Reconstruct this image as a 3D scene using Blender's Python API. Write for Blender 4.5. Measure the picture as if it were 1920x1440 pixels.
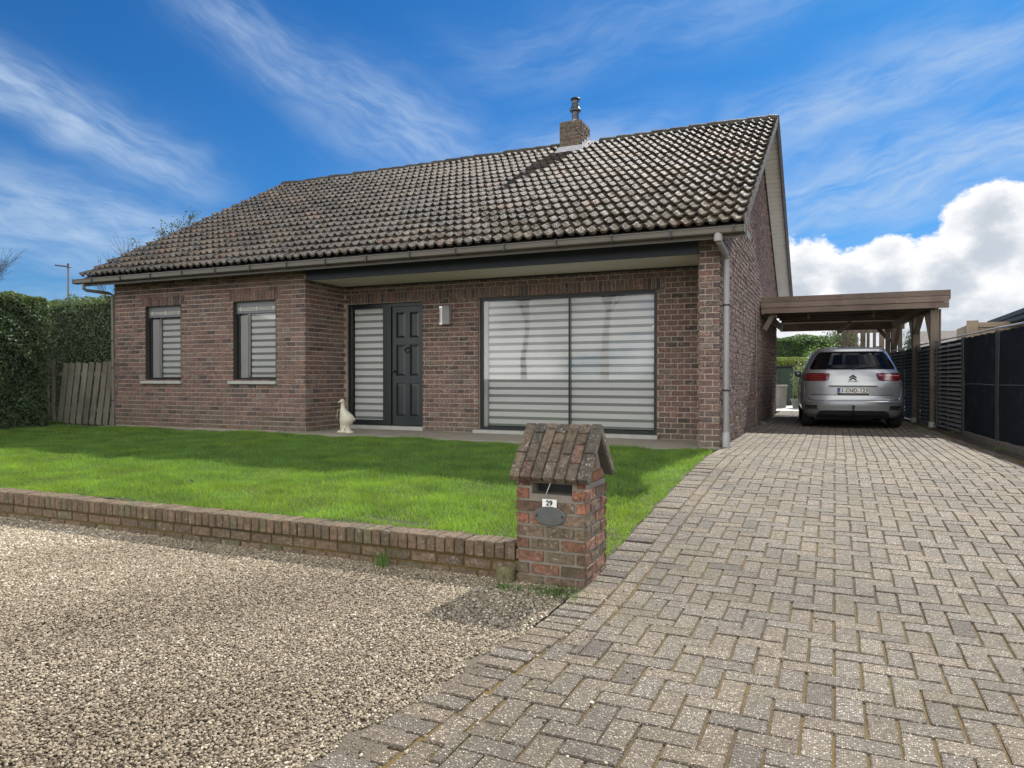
import bpy, math, random
import numpy as np
from mathutils import Vector, Matrix
R=math.radians
rnd=random.Random(7); rng=np.random.default_rng(7)
for o in list(bpy.data.objects): bpy.data.objects.remove(o)
scene=bpy.context.scene; COL=scene.collection
# ---------------------------------------------------------------- camera
cam=bpy.data.cameras.new('camera'); camo=bpy.data.objects.new('camera',cam); COL.objects.link(camo)
camo.location=(1.47,-10.49,.98); camo.rotation_euler=(R(90-.51),0,R(23.97))
cam.sensor_fit='HORIZONTAL'; cam.sensor_width=36; cam.lens=36*1361.6/1920; cam.clip_start=.05; cam.clip_end=3000
scene.camera=camo
# ---------------------------------------------------------------- light
SUN_EL,SUN_AZ=R(42.7),R(10.5)
SUND=Vector((math.sin(SUN_AZ)*math.cos(SUN_EL),math.cos(SUN_AZ)*math.cos(SUN_EL),math.sin(SUN_EL)))
sl=bpy.data.lights.new('sun','SUN'); sl.energy=3.2; sl.angle=R(.9); sl.color=(1,.95,.86)
so=bpy.data.objects.new('sun',sl); COL.objects.link(so); so.rotation_euler=SUND.to_track_quat('Z','Y').to_euler()
scene.view_settings.view_transform='Standard'; scene.view_settings.look='None'
scene.view_settings.exposure=1.17; scene.view_settings.gamma=1
# ---------------------------------------------------------------- node helper
class NT:
    def __init__(s,tree): s.t=tree; s.t.nodes.clear()
    def n(s,typ,props=None,**inp):
        nd=s.t.nodes.new(typ)
        for k,v in (props or {}).items(): setattr(nd,k,v)
        for k,v in inp.items():
            key=int(k[1:]) if k[0]=='i' and k[1:].isdigit() else k.replace('_',' ')
            s.set(nd.inputs[key],v)
        return nd
    def set(s,sock,v):
        if isinstance(v,bpy.types.NodeSocket): s.t.links.new(v,sock)
        else:
            if hasattr(sock.default_value,'__len__') and isinstance(v,(tuple,list)) and len(v)==3 and len(sock.default_value)==4: v=tuple(v)+(1,)
            sock.default_value=v
    def m(s,op,a,b=0,c=None,clamp=False):
        nd=s.t.nodes.new('ShaderNodeMath'); nd.operation=op; nd.use_clamp=clamp
        s.set(nd.inputs[0],a); s.set(nd.inputs[1],b)
        if c is not None: s.set(nd.inputs[2],c)
        return nd.outputs[0]
    def mix(s,f,a,b,typ='MIX'):
        nd=s.t.nodes.new('ShaderNodeMix'); nd.data_type='RGBA'; nd.blend_type=typ
        s.set(nd.inputs[0],f); s.set(nd.inputs[6],a); s.set(nd.inputs[7],b); return nd.outputs[2]
    def ramp(s,f,stops):
        nd=s.t.nodes.new('ShaderNodeValToRGB'); e=nd.color_ramp.elements
        while len(e)<len(stops): e.new(.5)
        for el,(p,c) in zip(e,stops): el.position=p; el.color=tuple(c)+(1,) if len(c)==3 else c
        s.set(nd.inputs[0],f); return nd.outputs[0]
    def mr(s,v,a,b,c=0.,d=1.):
        nd=s.n('ShaderNodeMapRange',{'interpolation_type':'SMOOTHSTEP'}); 
        for i,x in enumerate((v,a,b,c,d)): s.set(nd.inputs[i],x)
        return nd.outputs[0]
# ---------------------------------------------------------------- sky
W=bpy.data.worlds.new('World'); scene.world=W; W.use_nodes=True
N=NT(W.node_tree)
tc=N.n('ShaderNodeTexCoord'); sep=N.n('ShaderNodeSeparateXYZ',Vector=tc.outputs['Generated'])
X_,Y_,Z_=sep.outputs
deg=180/math.pi
AZ=N.m('MULTIPLY',N.m('ARCTAN2',X_,Y_),deg); EL=N.m('MULTIPLY',N.m('ARCSINE',Z_),deg)
sky=N.n('ShaderNodeTexSky',{'sky_type':'NISHITA','sun_disc':False,'sun_elevation':SUN_EL,'sun_rotation':SUN_AZ,'altitude':0,'air_density':1.0,'dust_density':.4,'ozone_density':3.5})
base=N.mix(1.0,sky.outputs[0],(.055,.25,.44),'MULTIPLY')
# streaky high cloud: noise stretched along tilted axes in azimuth / elevation
def rotc(az,el,ang):
    c,s_=math.cos(R(ang)),math.sin(R(ang)); dx=N.m('SUBTRACT',AZ,az); dy=N.m('SUBTRACT',EL,el)
    u=N.m('ADD',N.m('MULTIPLY',dx,c),N.m('MULTIPLY',dy,s_)); v=N.m('SUBTRACT',N.m('MULTIPLY',dy,c),N.m('MULTIPLY',dx,s_)); return u,v
def noise_uv(u,v,su,sv,det=6,seed=0,rough=.55,dist=0.):
    cx=N.n('ShaderNodeCombineXYZ',X=N.m('MULTIPLY',u,su),Y=N.m('MULTIPLY',v,sv),Z=seed)
    return N.n('ShaderNodeTexNoise',Vector=cx.outputs[0],Scale=1.,Detail=det,Roughness=rough,Distortion=dist).outputs[0]
warp=noise_uv(AZ,EL,.09,.12,3,3.3)
cir=None
# az, el, angle, half length, half width, strength
for k,(a,e,g,L_,w_,st) in enumerate([(-55.5,17.4,-22,10,2.1,1.),(-57,10.4,-6,13,3.2,.95),(-41.5,22.6,-31,9,2.6,.62),(-33,18.8,-20,9,3.0,.72),(-22,15.4,6,14,3.0,.8),
        (2,19.0,16,15,2.6,.72),(5,13.8,10,14,3.4,.95),(-50,5.5,3,16,1.5,.45),(-10,26,10,20,3,.35),(60,20,10,40,5,.6),(-110,22,-8,40,6,.6),(150,25,5,60,7,.7)]):
    u,v=rotc(a,e,g); v=N.m('ADD',v,N.m('MULTIPLY',N.m('SUBTRACT',warp,.5),5.))
    du=N.m('DIVIDE',u,L_); dv=N.m('DIVIDE',v,w_)
    g2=N.m('EXPONENT',N.m('MULTIPLY',N.m('ADD',N.m('POWER',N.m('ABSOLUTE',du),4),N.m('MULTIPLY',dv,dv)),-1.1))
    nz=N.m('ADD',N.m('MULTIPLY',noise_uv(u,v,.14,.48,6,k*3.1,.52,.25),.68),N.m('MULTIPLY',noise_uv(u,v,.42,2.1,5,k*5.7,.6,.4),.32))
    m_=N.m('MULTIPLY',N.m('MULTIPLY',g2,st),N.mr(nz,.28,.74,.15,1.15))
    cir=m_ if cir is None else N.m('MAXIMUM',cir,m_)
haze_=N.m('MULTIPLY',N.m('EXPONENT',N.m('MULTIPLY',N.m('MAXIMUM',EL,0),-.11)),.42)
base=N.mix(N.m('MINIMUM',haze_,1.),base,(1.05,1.9,3.0))
base=N.mix(N.m('MINIMUM',N.m('MULTIPLY',cir,.82),.8),base,(2.35,3.0,3.85))
# cumulus bank low on the right
big=noise_uv(AZ,EL,.28,.40,8,9.,.56); fine=noise_uv(AZ,EL,1.1,1.5,7,4.,.6)
cum=None
for (a,e,ra,re) in [(-2.6,6.0,4.4,4.4),(1.2,5.8,3.2,3.7),(3.6,6.2,2.8,3.9),(6.8,6.0,3.6,4.0),(9.3,9.0,3.2,4.2),(12.8,7.6,3.6,4.2),(17,6,5,4.6),(24,4,6,5),(8,3,14,4.4),(-8.5,3.2,3.2,1.8),(40,4,10,4),(-95,5,12,5),(-150,6,20,6),(120,5,20,6),(75,3,14,5)]:
    du=N.m('DIVIDE',N.m('SUBTRACT',AZ,a),ra); dv=N.m('DIVIDE',N.m('SUBTRACT',EL,e),re)
    d=N.m('SUBTRACT',1.,N.m('SQRT',N.m('ADD',N.m('MULTIPLY',du,du),N.m('MULTIPLY',dv,dv))))
    cum=d if cum is None else N.m('SMOOTH_MAX',cum,d,.12)
dens=N.m('ADD',cum,N.m('ADD',N.m('MULTIPLY',N.m('SUBTRACT',big,.5),.9),N.m('MULTIPLY',N.m('SUBTRACT',fine,.5),.22)))
cmask=N.mr(dens,.02,.16)
shade=N.mr(N.m('ADD',dens,N.m('MULTIPLY',N.m('SUBTRACT',noise_uv(AZ,EL,.35,.6,6,17.,.6),.5),1.2)),.1,.95)
ccol=N.mix(shade,(4.7,4.7,4.75),(2.6,2.85,3.2))
base=N.mix(cmask,base,ccol)
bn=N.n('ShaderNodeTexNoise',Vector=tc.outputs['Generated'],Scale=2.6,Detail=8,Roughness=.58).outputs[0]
bm=N.m('MULTIPLY',N.mr(Y_,.12,-.30),N.mr(N.m('ADD',bn,N.m('MULTIPLY',Z_,-.10)),.36,.50))  # unseen bright clouds behind the camera, added to lift the shaded facade
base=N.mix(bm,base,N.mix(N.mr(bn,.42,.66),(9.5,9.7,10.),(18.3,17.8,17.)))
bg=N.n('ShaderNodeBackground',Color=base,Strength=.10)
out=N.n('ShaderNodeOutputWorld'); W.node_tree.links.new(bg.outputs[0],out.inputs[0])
# ---------------------------------------------------------------- materials
MATS={}
def mat(name,fn):
    m=bpy.data.materials.new(name); m.use_nodes=True; n=NT(m.node_tree)
    sh=fn(n); o=n.n('ShaderNodeOutputMaterial'); n.t.links.new(sh,o.inputs[0]); MATS[name]=m; return m
def P(n,col,rough=.8,bump=None,**k):
    b=n.n('ShaderNodeBsdfPrincipled'); n.set(b.inputs['Base Color'],col); n.set(b.inputs['Roughness'],rough)
    for kk,v in k.items(): n.set(b.inputs[kk.replace('_',' ')],v)
    if bump is not None:
        h,st,di=bump; bb=n.n('ShaderNodeBump',Strength=st,Distance=di,Height=h); n.t.links.new(bb.outputs[0],b.inputs['Normal'])
    return b.outputs[0]
def ob(n): return n.n('ShaderNodeTexCoord').outputs['Object']
def noi(n,scale,det=4,rough=.6,vec=None): return n.n('ShaderNodeTexNoise',Vector=vec or ob(n),Scale=scale,Detail=det,Roughness=rough).outputs[0]
def vor(n,scale,feat='F1',out='Distance',vec=None): return n.n('ShaderNodeTexVoronoi',{'feature':feat},Vector=vec or ob(n),Scale=scale).outputs[out]
def att(n): return n.n('ShaderNodeAttribute',{'attribute_name':'Col'}).outputs['Color']
def plain(name,col,rough=.6,amt=.25,sc=8,bs=.15,bd=.004,**k):
    def f(n):
        a=noi(n,sc,5); b=noi(n,sc*7,3)
        c=n.mix(amt,col,n.mix(a,tuple(x*.45 for x in col),tuple(min(1,x*1.5) for x in col)))
        return P(n,c,n.mr(b,0,1,max(0,rough-.1),min(1,rough+.1)),(b,bs,bd),**k)
    return mat(name,f)
def attm(name,rough=.85,sc=30,amt=.5,bs=.5,bd=.004,lo=.55,hi=1.45,**k):
    def f(n):
        a=noi(n,sc,6,.65); c=n.mix(1.,att(n),n.ramp(a,[(.25,(lo,)*3),(.75,(hi,)*3)]),'MULTIPLY')
        return P(n,n.mix(amt,att(n),c),rough,(a,bs,bd),**k)
    return mat(name,f)
def brickf(n):
    a=noi(n,26,6,.7); b=noi(n,48,5,.75); w=noi(n,1.3,3); g=noi(n,9,4)
    c=n.mix(1.,att(n),n.ramp(a,[(.32,(.42,.42,.42)),(.68,(1.6,1.55,1.5))]),'MULTIPLY')
    spk=n.m('MULTIPLY',n.mr(b,.54,.64),n.mr(g,.46,.58)); c=n.mix(n.m('MULTIPLY',spk,.8),c,(.50,.43,.37))
    dk=n.m('MULTIPLY',n.mr(b,.34,.46,1,0),n.mr(g,.35,.6)); c=n.mix(n.m('MULTIPLY',dk,.75),c,(.03,.025,.022))
    z=n.n('ShaderNodeSeparateXYZ',Vector=ob(n)).outputs[2]
    low=n.m('MULTIPLY',n.mr(n.m('ADD',z,n.m('MULTIPLY',n.m('SUBTRACT',w,.5),.9)),-.15,.55,1,0),.65); c=n.mix(low,c,n.mix(.6,c,(.075,.085,.045)))
    h=n.m('ADD',a,n.m('MULTIPLY',b,.8))
    return P(n,c,.9,(h,.9,.010))
mat('brick',brickf)
def mortf(n):
    a=noi(n,40,5); w=noi(n,1.6,4); c=n.ramp(a,[(.3,(.30,.235,.19)),(.7,(.50,.41,.345))]); c=n.mix(n.mr(w,.4,.7),c,n.mix(.5,c,(.20,.15,.12)))
    return P(n,c,.95,(a,.5,.004))
mat('mortar',mortf); plain('old_mortar',(.215,.19,.155),.95,.7,12,.6,.004)
def tilef(n):
    a=noi(n,14,7,.7); b=noi(n,45,5,.7); w=noi(n,.9,4,.6); l=vor(n,34); g=noi(n,4.5,5,.65)
    c=n.mix(1.,att(n),n.ramp(a,[(.25,(.45,.45,.45)),(.75,(1.6,1.55,1.5))]),'MULTIPLY')
    li=n.m('MULTIPLY',n.mr(b,.55,.66),n.mr(g,.42,.6)); c=n.mix(n.m('MULTIPLY',li,.6),c,(.24,.24,.21))
    x=n.n('ShaderNodeSeparateXYZ',Vector=ob(n)); right=n.mr(x.outputs[0],-9,0,.0,1.); lowr=n.mr(x.outputs[2],3.,5.2,1.,0.)
    mo=n.m('MULTIPLY',n.mr(n.m('ADD',g,n.m('MULTIPLY',n.m('MULTIPLY',right,lowr),.16)),.56,.70),n.mr(b,.40,.6)); 
    c=n.mix(n.m('MULTIPLY',mo,.8),c,n.mix(w,(.085,.10,.03),(.16,.085,.045)))
    dk=n.mr(b,.28,.42,1,0); c=n.mix(n.m('MULTIPLY',dk,.7),c,(.018,.017,.015))
    ro=n.m('ADD',n.mr(b,.38,.62,.40,.72),n.m('MULTIPLY',n.m('MAXIMUM',li,mo),.3))
    h=n.m('ADD',n.m('MULTIPLY',a,.8),n.m('ADD',n.m('MULTIPLY',b,1.1),n.m('MULTIPLY',n.m('MAXIMUM',li,mo),.6)))
    sp=n.m('MULTIPLY',n.mr(b,.44,.60),n.mr(noi(n,9,3),.25,.6,.25,1.)); return P(n,c,ro,(h,1.,.016),Specular_IOR_Level=n.m('MULTIPLY',sp,.66))
mat('tile',tilef)
def paverf(n):
    p=ob(n); v=n.n('ShaderNodeTexVoronoi',Vector=p,Scale=120.); d=v.outputs['Distance']; rc=v.outputs['Color']
    r=n.n('ShaderNodeSeparateXYZ',Vector=rc).outputs[0]; a=noi(n,2.2,4); b=noi(n,60,4)
    st=n.ramp(r,[(0.,(.055,.045,.038)),(.3,(.135,.118,.10)),(.6,(.25,.228,.19)),(.85,(.48,.45,.39)),(1.,(.78,.75,.68))])
    c=n.mix(n.mr(d,.35,.55),st,(.115,.10,.085)); c=n.mix(1.,c,att(n),'MULTIPLY')
    st=noi(n,.55,5,.65); c=n.mix(1.,c,n.mix(n.mr(st,.35,.65),(.76,.70,.62),(1.04,.96,.835)),'MULTIPLY')
    c=n.mix(n.m('MULTIPLY',n.mr(a,.45,.7),.30),c,(.10,.085,.045))
    h=n.m('ADD',n.mr(d,.1,.6,1,0),n.m('MULTIPLY',b,.4))
    return P(n,c,.8,(h,.9,.005))
mat('paver',paverf)
def jointf(n):
    a=noi(n,30,5,.7); b=noi(n,1.1,4); c=n.mix(a,(.030,.025,.018),(.10,.075,.045)); c=n.mix(n.mr(b,.38,.58),c,n.mix(a,(.055,.05,.012),(.20,.12,.035)))
    return P(n,c,.95,(a,.8,.01))
mat('joint',jointf)
def gravf(n):
    v=n.n('ShaderNodeTexVoronoi',Vector=ob(n),Scale=85.); d=v.outputs['Distance']; r=n.n('ShaderNodeSeparateXYZ',Vector=v.outputs['Color']).outputs[0]
    c=n.ramp(r,[(0,(.10,.075,.05)),(.5,(.20,.155,.105)),(1,(.36,.30,.21))]); c=n.mix(n.mr(d,.3,.5),c,(.10,.08,.055))
    return P(n,c,.8,(n.mr(d,0,.55,1,0),1.,.012))
mat('gravel',gravf)
def pebf(n):
    oi=n.n('ShaderNodeObjectInfo').outputs['Random']; w=noi(n,.8,4)
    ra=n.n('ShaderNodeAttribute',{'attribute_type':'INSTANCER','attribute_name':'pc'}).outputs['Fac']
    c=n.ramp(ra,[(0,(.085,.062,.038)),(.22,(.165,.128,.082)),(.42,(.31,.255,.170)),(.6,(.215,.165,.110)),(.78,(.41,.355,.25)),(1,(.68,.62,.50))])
    return P(n,c,.62)
mat('pebble',pebf)
def lawnf(n):
    a=noi(n,40,5); b=noi(n,1.3,4); c=n.mix(a,(.03,.045,.012),(.07,.09,.025)); c=n.mix(n.mr(b,.5,.7),c,(.075,.06,.035))
    return P(n,c,.95,(a,.8,.02))
mat('turf',lawnf)
def leafm(name,trans=.35,rough=.5,spec=.3,amt=.5):
    def f(n):
        a=noi(n,2.5,4); c=n.mix(amt,att(n),n.mix(1.,att(n),n.ramp(a,[(.3,(.6,.6,.6)),(.7,(1.35,1.35,1.3))]),'MULTIPLY'))
        b=P(n,c,rough,None,Specular_IOR_Level=spec); t=n.n('ShaderNodeBsdfTranslucent',Color=n.mix(1.,c,(1.3,1.5,.6),'MULTIPLY'))
        m=n.n('ShaderNodeMixShader',Fac=trans); n.t.links.new(b,m.inputs[1]); n.t.links.new(t.outputs[0],m.inputs[2]); return m.outputs[0]
    return mat(name,f)
leafm('grass',.40,.5,.15,.85); leafm('leaf',.3,.5,.3); leafm('shiny_leaf',.2,.35,.5)
def woodf(c1,c2,ax=0,rough=.8):
    def f(n):
        mp=n.n('ShaderNodeMapping',Vector=ob(n)); sc=[60,60,60]; sc[ax]=3.; mp.inputs['Scale'].default_value=sc
        g=n.n('ShaderNodeTexNoise',Vector=mp.outputs[0],Scale=1.,Detail=6,Roughness=.7).outputs[0]; w=noi(n,1.7,4)
        c=n.mix(g,c1,c2); c=n.mix(n.mr(w,.4,.7,0,.6),c,tuple(x*.6 for x in c1))
        k=n.n('ShaderNodeMapping',Vector=ob(n)); s2=[9,9,9]; s2[ax]=3.5; k.inputs['Scale'].default_value=s2
        v=n.n('ShaderNodeTexVoronoi',Vector=k.outputs[0],Scale=1.,Randomness=1.).outputs['Distance']
        c=n.mix(n.mr(v,.05,.13,.9,0),c,(.03,.018,.012)); c=n.mix(1.,c,att(n),'MULTIPLY')
        return P(n,c,rough,(g,.5,.003))
    return f
mat('wood_x',woodf((.095,.068,.052),(.235,.175,.138),0)); mat('wood_z',woodf((.075,.06,.045),(.20,.16,.12),2)); mat('wood_y',woodf((.07,.055,.043),(.17,.13,.105),1))
mat('grey_wood',woodf((.085,.080,.058),(.23,.21,.165),2)); mat('pale_wood',woodf((.20,.15,.10),(.40,.32,.23),0))
plain('beige_metal',(.115,.103,.086),.45,.4,5,.1,.002); plain('soffit',(.74,.71,.60),.6,.25,3); plain('white_board',(.62,.60,.53),.6,.25,3)
plain('navy',(.022,.028,.042),.45,.35,4); plain('frame_green',(.010,.014,.014),.35,.3,6,.05); plain('door_paint',(.016,.021,.023),.33,.35,7,.05)
plain('black',(.012,.012,.012),.5,.3); plain('interior',(.05,.05,.05),.9); plain('stone',(.33,.33,.30),.75,.5,7,.3); plain('slab',(.21,.19,.15),.85,.7,3.5,.4)
plain('lead',(.36,.36,.37),.5,.5,7,.2); plain('flue',(.06,.062,.075),.35,.4,9,.1,.002,Metallic=.7); plain('white_ceramic',(.46,.44,.34),.45,.35,10,.1); plain('steel',(.62,.61,.58),.3,.2,10,.05,.002,Metallic=.9)
plain('drain',(.25,.242,.24),.4,.3,6,.05); plain('vent',(.13,.135,.145),.5,.2); plain('chrome',(.6,.6,.6),.15,.1,10,.02,.001,Metallic=1.)
plain('blind_light',(.80,.80,.79),.8,.15,2); plain('blind_dark',(.27,.285,.28),.8,.15,2); plain('jamb',(.48,.48,.48),.6,.15,3)
plain('fence_metal',(.015,.017,.018),.4,.3); plain('rail_metal',(.45,.46,.48),.35,.3,9,.05,.002,Metallic=.6); plain('kerb',(.085,.075,.062),.85,.7,9,.6,.01)
plain('soil',(.055,.042,.028),.95,.8,14,1.,.03); plain('bark',(.075,.06,.048),.9,.7,18,.8,.02); plain('pale_bark',(.16,.14,.12),.9,.6,12,.6,.02); plain('white_plate',(.75,.75,.72),.4,.1); plain('plaque',(.085,.09,.085),.5,.6,20,.4,.004)
plain('ground',(.15,.15,.085),.95,.6,.5); plain('asphalt',(.05,.05,.05),.9,.4,30,.5); plain('terrace',(.55,.53,.49),.7,.4,3); plain('roofsheet',(.30,.31,.33),.5,.3,3)
plain('dark_roof',(.035,.035,.04),.6,.4,5); plain('grey_plastic',(.26,.26,.235),.6,.3,8); plain('green_plastic',(.015,.035,.022),.5,.3,6); plain('rubber',(.014,.014,.015),.8,.3); plain('far_roof',(.12,.105,.095),.85,.7,22,.8,.03)
plain('plate_yellow',(.72,.72,.69),.4,.1); plain('text_dark',(.02,.02,.025),.5,.1); plain('text_red',(.03,.008,.01),.5,.1); plain('plate_blue',(.03,.06,.30),.5,.1); plain('rust',(.18,.07,.03),.8,.5,20)
attm('painted',.85,25,.4); attm('render_wall',.9,10,.4)
def paintf(n):
    a=noi(n,160,2); return P(n,n.mix(.06,(.275,.283,.292),n.mix(a,(.3,.3,.3),(.8,.8,.8))),.34,None,Metallic=.55,Coat_Weight=.6,Coat_Roughness=.06)
mat('car_paint',paintf)
mat('car_glass',lambda n:P(n,(.003,.003,.004),.03,None,Specular_IOR_Level=.22))
mat('car_trim',lambda n:P(n,(.018,.018,.019),.5,(noi(n,200,2),.2,.001)))
def lightf(n):
    s=n.n('ShaderNodeSeparateXYZ',Vector=ob(n)); w=n.m('SINE',n.m('MULTIPLY',s.outputs[2],170.)); c=n.mix(n.mr(w,-.3,.8),(.06,.004,.006),(.20,.012,.018))
    return P(n,c,.12,None,Coat_Weight=1.,Coat_Roughness=.03)
mat('car_light',lightf); mat('lamp_clear',lambda n:P(n,(.30,.16,.17),.15,None,Coat_Weight=1.))
def glassf(n):
    lw=n.n('ShaderNodeFresnel',IOR=1.75); g=n.n('ShaderNodeBsdfGlossy',Color=(1,1,1),Roughness=.0)
    a=noi(n,.9,2); bb=n.n('ShaderNodeBump',Strength=.02,Distance=.006,Height=a); n.t.links.new(bb.outputs[0],g.inputs['Normal'])
    t=n.n('ShaderNodeBsdfTransparent',Color=(.985,.985,.985)); m=n.n('ShaderNodeMixShader',Fac=n.m('MULTIPLY',lw.outputs[0],1.0,clamp=True))
    n.t.links.new(t.outputs[0],m.inputs[1]); n.t.links.new(g.outputs[0],m.inputs[2]); return m.outputs[0]
mat('glass',glassf)
def meshf(n):
    s=n.n('ShaderNodeSeparateXYZ',Vector=ob(n)); w=n.m('SINE',n.m('MULTIPLY',s.outputs[2],330.)); a=noi(n,3,4); b=noi(n,25,4)
    c=n.mix(n.mr(w,-1,1),(.005,.007,.010),(.012,.016,.022)); c=n.mix(n.m('MULTIPLY',n.mr(a,.5,.75),.5),c,(.030,.038,.046))
    return P(n,c,.85,(n.m('ADD',b,w),.3,.003),Specular_IOR_Level=.12)
mat('screen_cloth',meshf)
mat('slat',lambda n:P(n,n.mix(noi(n,18,4),(.040,.042,.044),(.18,.182,.185)),.8,(noi(n,60,3),.4,.003)))
# ---------------------------------------------------------------- mesh builder
class MB:
    def __init__(s): s.v=[];s.f=[];s.c=[];s.m=[];s.k=0
    def add(s,v,f,col=(1,1,1),mi=0):
        v=np.asarray(v,float).reshape(-1,3); s.v.append(v)
        cols=np.asarray(col,float); 
        for i,ff in enumerate(f):
            s.f.append([q+s.k for q in ff]); s.c.append(cols[i] if cols.ndim==2 else cols); s.m.append(mi)
        s.k+=len(v)
    def arr(s,v,f,col,mi=0):      # bulk: f is (M,k) array, col (M,3)
        s.v.append(np.asarray(v,float).reshape(-1,3)); 
        s.big=getattr(s,'big',[]); s.big.append((np.asarray(f)+s.k,np.broadcast_to(np.asarray(col,float),(len(f),3)),mi)); s.k+=len(s.v[-1])
    def build(s,name,mats,parent=None,smooth=False,**props):
        me=bpy.data.meshes.new(name); V=np.concatenate(s.v) if s.v else np.zeros((0,3))
        me.vertices.add(len(V)); me.vertices.foreach_set('co',V.ravel())
        loops=[];sizes=[];cols=[];mi=[]
        if s.f:
            sizes.append(np.array([len(f) for f in s.f])); loops.append(np.array([i for f in s.f for i in f])); cols.append(np.array(s.c).reshape(-1,3)); mi.append(np.array(s.m))
        for f,c,m in getattr(s,'big',[]): sizes.append(np.full(len(f),f.shape[1])); loops.append(f.ravel()); cols.append(c); mi.append(np.full(len(f),m))
        sizes=np.concatenate(sizes); loops=np.concatenate(loops); cols=np.concatenate(cols); mi=np.concatenate(mi)
        me.loops.add(len(loops)); me.loops.foreach_set('vertex_index',loops.astype(np.int32))
        me.polygons.add(len(sizes)); st=np.concatenate([[0],np.cumsum(sizes)[:-1]]); me.polygons.foreach_set('loop_start',st.astype(np.int32)); me.polygons.foreach_set('loop_total',sizes.astype(np.int32))
        me.polygons.foreach_set('material_index',mi.astype(np.int32)); me.polygons.foreach_set('use_smooth',np.full(len(sizes),smooth))
        a=me.attributes.new('Col','FLOAT_VECTOR','FACE'); a.data.foreach_set('vector',cols.astype(np.float32).ravel())
        for m in (mats if isinstance(mats,(list,tuple)) else [mats]): me.materials.append(MATS[m])
        me.update(calc_edges=True); me.validate()
        o=bpy.data.objects.new(name,me); COL.objects.link(o)
        if parent: 
            o.parent=parent
            if parent.get('_w'): o.matrix_parent_inverse=parent.matrix_world.inverted()
        for k,v in props.items(): o[k]=v
        return o
def name_is_tuft(o): return o.name.startswith(('weed_tuft','dead_leaves'))
def tag(o,label,cat,group=None,kind=None):
    o['label']=label; o['category']=cat
    if group: o['group']=group
    if name_is_tuft(o): kind='stuff'
    if kind: o['kind']=kind
    return o
def empty(name,loc,label,cat,group=None,rz=0,local=False):
    """thing root. local=False: children are built in world coordinates"""
    o=bpy.data.objects.new(name,None); COL.objects.link(o); o.empty_display_size=.2; o.location=loc; o.rotation_euler=(0,0,rz)
    if not local:
        o.matrix_world=Matrix.Translation(loc); o['_w']=1
    tag(o,label,cat,group); return o
BF=[(0,3,2,1),(4,5,6,7),(0,1,5,4),(1,2,6,5),(2,3,7,6),(3,0,4,7)]
def box(mb,lo,hi,col=(1,1,1),mi=0,M=None):
    x0,y0,z0=lo;x1,y1,z1=hi
    v=np.array([(x0,y0,z0),(x1,y0,z0),(x1,y1,z0),(x0,y1,z0),(x0,y0,z1),(x1,y0,z1),(x1,y1,z1),(x0,y1,z1)],float)
    if M is not None: v=v@np.array(M.to_3x3()).T+np.array(M.translation)
    mb.add(v,BF,col,mi)
def beam(mb,a,b,w,h,up=(0,0,1),col=(1,1,1),mi=0):
    """box from a to b, w across, h along 'up'"""
    a=Vector(a);b=Vector(b);d=(b-a);L=d.length;d.normalize();s=d.cross(Vector(up)).normalized();u=s.cross(d)
    M=Matrix((s,d,u)).transposed().to_4x4(); M.translation=a
    box(mb,(-w/2,0,-h/2),(w/2,L,h/2),col,mi,M)
def cbox(mb,lo,hi,ch=.004,col=(1,1,1),mi=0,M=None):
    """box with chamfered edges at its six faces' rims (24 verts)"""
    c=[(lo[i]+hi[i])/2 for i in range(3)]; h=[(hi[i]-lo[i])/2 for i in range(3)]; v=[];idx={}
    for ax in range(3):
        for sg in (-1,1):
            for a in (-1,1):
                for b in (-1,1):
                    p=[0,0,0]; p[ax]=sg*h[ax]; o1,o2=(ax+1)%3,(ax+2)%3; p[o1]=a*(h[o1]-ch); p[o2]=b*(h[o2]-ch)
                    s3=[0,0,0]; s3[ax]=sg; s3[o1]=a; s3[o2]=b; idx[(ax,tuple(s3))]=len(v); v.append([c[i]+p[i] for i in range(3)])
    f=[]
    for ax in range(3):
        o1,o2=(ax+1)%3,(ax+2)%3
        for sg in (-1,1):
            q=[]
            for a,b in ((-1,-1),(1,-1),(1,1),(-1,1)):
                s3=[0,0,0]; s3[ax]=sg; s3[o1]=a; s3[o2]=b; q.append(idx[(ax,tuple(s3))])
            f.append(q if sg>0 else q[::-1])
        for a in (-1,1):
            for b in (-1,1):      # edge between faces o1(a) and o2(b) running along ax
                s0=[0,0,0]; s0[o1]=a; s0[o2]=b; s0[ax]=-1; s1=list(s0); s1[ax]=1
                q=[idx[(o1,tuple(s0))],idx[(o1,tuple(s1))],idx[(o2,tuple(s1))],idx[(o2,tuple(s0))]]; f.append(q if a*b<0 else q[::-1])
    for sx in (-1,1):
        for sy in (-1,1):
            for sz in (-1,1):
                s=(sx,sy,sz); q=[idx[(0,s)],idx[(1,s)],idx[(2,s)]]; f.append(q if sx*sy*sz>0 else q[::-1])
    v=np.array(v)
    if M is not None: v=v@np.array(M.to_3x3()).T+np.array(M.translation)
    mb.add(v,f,col,mi)
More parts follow.
